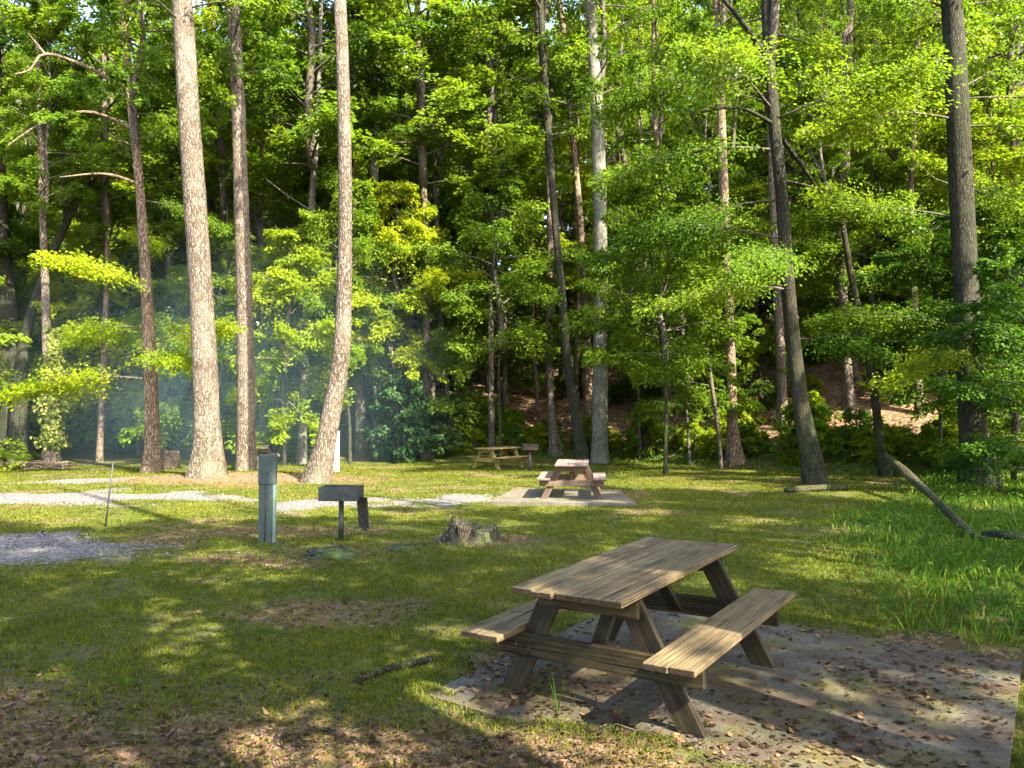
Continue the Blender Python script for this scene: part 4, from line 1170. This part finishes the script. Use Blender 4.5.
# gravel
x, y, rad, r = scatter(60000, 6, 26, .80, 1.2, lambda x, y: m_gravel(x, y) * .75, 36)
n = len(x); base = np.array([[1, 0, 0], [-1, 0, 0], [0, 1, 0], [0, -1, 0], [0, 0, 1], [0, 0, -1]], float)
sz = r.uniform(.010, .032, n); jit = r.uniform(.6, 1.2, (n, 6, 1)); an = r.uniform(0, 6.28, n)
V = base[None] * jit * np.array([1, .8, .6]); c, s = np.cos(an)[:, None], np.sin(an)[:, None]
V = np.stack([V[..., 0] * c - V[..., 1] * s, V[..., 0] * s + V[..., 1] * c, V[..., 2] + .3 * V[..., 0] * np.sin(an * 3)[:, None]], -1) * sz[:, None, None]
V = V + np.stack([x, y, height(x, y) + sz * .2], 1)[:, None]
F8 = np.array([[0, 2, 4], [2, 1, 4], [1, 3, 4], [3, 0, 4], [2, 0, 5], [1, 2, 5], [3, 1, 5], [0, 3, 5]])
T = (np.arange(n)[:, None, None] * 6 + F8[None]).reshape(-1, 3)
tag(link('gravel', mesh_np('gravel', V.reshape(-1, 3), [T], [M['stone']])), 'grey crushed stone gravel on the drive and the left patch', 'gravel', kind='stuff')


# weeds by the slab: a tall stalk and tufts
def tuft(px, py, nb, hgt, label, seed, mat='grass_tall'):
    p = np.array(gp(px, py)); r = np.random.default_rng(seed); g = Geo()
    for i in range(nb):
        az = r.uniform(0, 6.28); ln = hgt * r.uniform(.5, 1); le = r.uniform(.1, .7)
        d = np.array([math.cos(az), math.sin(az), 0]); s = np.array([-d[1], d[0], 0])
        t = np.linspace(0, 1, 5); P = np.outer(t * le * ln + 0, d) * np.linspace(.4, 1, 5)[:, None]; P[:, 2] += ln * (t - .35 * le * t ** 2)
        w = .004 * (1 - t) + .0006
        V = np.stack([P - s * w[:, None], P + s * w[:, None]], 1).reshape(-1, 3)
        Q = [[2 * k, 2 * k + 1, 2 * k + 3, 2 * k + 2] for k in range(4)]
        g.add(V, Q, None, np.full(4, r.random()))
    return tag(link('weed_tuft', g.build('weed_tuft', [M[mat]]), None, p), label, 'weed')


tuft(558, 720, 5, .42, 'tall single grass stalk at the front edge of the near slab', 1)
tuft(127, 690, 26, .13, 'green weed tuft in the litter at the lower left', 2)
tuft(745, 712, 16, .12, 'small weed tuft beside the near right table leg', 3)
tuft(705, 735, 18, .10, 'short grass tuft in front of the near slab', 4)
tuft(265, 458, 14, .3, 'grass tuft beside the straight pale trunk', 5)
tuft(437, 480, 10, .35, 'upright grass sprig on the lawn behind the root stump', 6)

# ------------------------------------------------------------------ light, sky, camera
SMOKE = .045
SUN_AZ = Vector((.66, -.75)).normalized(); EL = R(43)
to_sun = Vector((SUN_AZ.x * math.cos(EL), SUN_AZ.y * math.cos(EL), math.sin(EL)))
sl = bpy.data.lights.new('sun', 'SUN'); sl.energy = 5.0; sl.angle = R(.53); sl.color = (1.0, .90, .70)
so = bpy.data.objects.new('sun', sl); COL.objects.link(so); so.rotation_euler = to_sun.to_track_quat('Z', 'Y').to_euler(); so.location = (20, -20, 40)
w = bpy.data.worlds.new('World'); scene.world = w; w.use_nodes = True
nt = w.node_tree; nt.nodes.clear(); b = NB(nt)
sky = b.n('ShaderNodeTexSky', sky_type='NISHITA'); sky.sun_disc = False; sky.sun_elevation = EL; sky.dust_density = 2.5; sky.ozone_density = .6
sky.sun_rotation = math.atan2(to_sun.x, to_sun.y)
bg = b.n('ShaderNodeBackground'); bg.inputs[1].default_value = .15; b.l(sky.outputs[0], bg.inputs[0])
wo = b.n('ShaderNodeOutputWorld'); b.l(bg.outputs[0], wo.inputs[0])

m, nt2, out2 = new_mat('camp_smoke'); b = NB(nt2)
tc = b.objvec(); gr = b.n('ShaderNodeTexGradient', gradient_type='SPHERICAL'); b.l(tc, gr.inputs[0])
dn = b.math('MULTIPLY', b.math('MULTIPLY', gr.outputs['Fac'], gr.outputs['Fac']), b.mapr(b.noise(tc, 1.6, 2), .3, .7, .3, 1.3))
pv = nt2.nodes.new('ShaderNodeVolumePrincipled'); pv.inputs['Color'].default_value = (.48, .76, 1, 1); pv.inputs['Anisotropy'].default_value = .1
b.l(b.math('MULTIPLY', dn, SMOKE), pv.inputs['Density']); b.l(pv.outputs[0], out2.inputs['Volume'])
bm = bmesh.new(); bmesh.ops.create_icosphere(bm, subdivisions=3, radius=1)
me = bpy.data.meshes.new('smoke'); bm.to_mesh(me); bm.free(); me.materials.append(m)
o = tag(link('smoke', me), 'faint bluish camp smoke hanging between the left trunks and the woods', 'smoke', kind='stuff')
o.location = (-11.0, 29, 2.6); o.scale = (11, 6, 7.5)
cd = bpy.data.cameras.new('camera'); cd.sensor_width = 36; cd.lens = F * 36 / 1024; cd.clip_end = 1500; cd.clip_start = .05
co = bpy.data.objects.new('camera', cd); COL.objects.link(co); co.location = (0, 0, CAMH); co.rotation_euler = (math.pi / 2 + PITCH, 0, 0)
scene.camera = co
vs = scene.view_settings; vs.view_transform = 'Standard'; vs.look = 'None'; vs.exposure = 2.95; vs.gamma = 1; vs.use_curve_mapping = False
cy = scene.cycles
cy.max_bounces = 9; cy.diffuse_bounces = 6; cy.glossy_bounces = 2; cy.transmission_bounces = 6; cy.volume_bounces = 1; cy.transparent_max_bounces = 4
cy.caustics_reflective = False; cy.caustics_refractive = False
cy.sample_clamp_indirect = 6.0
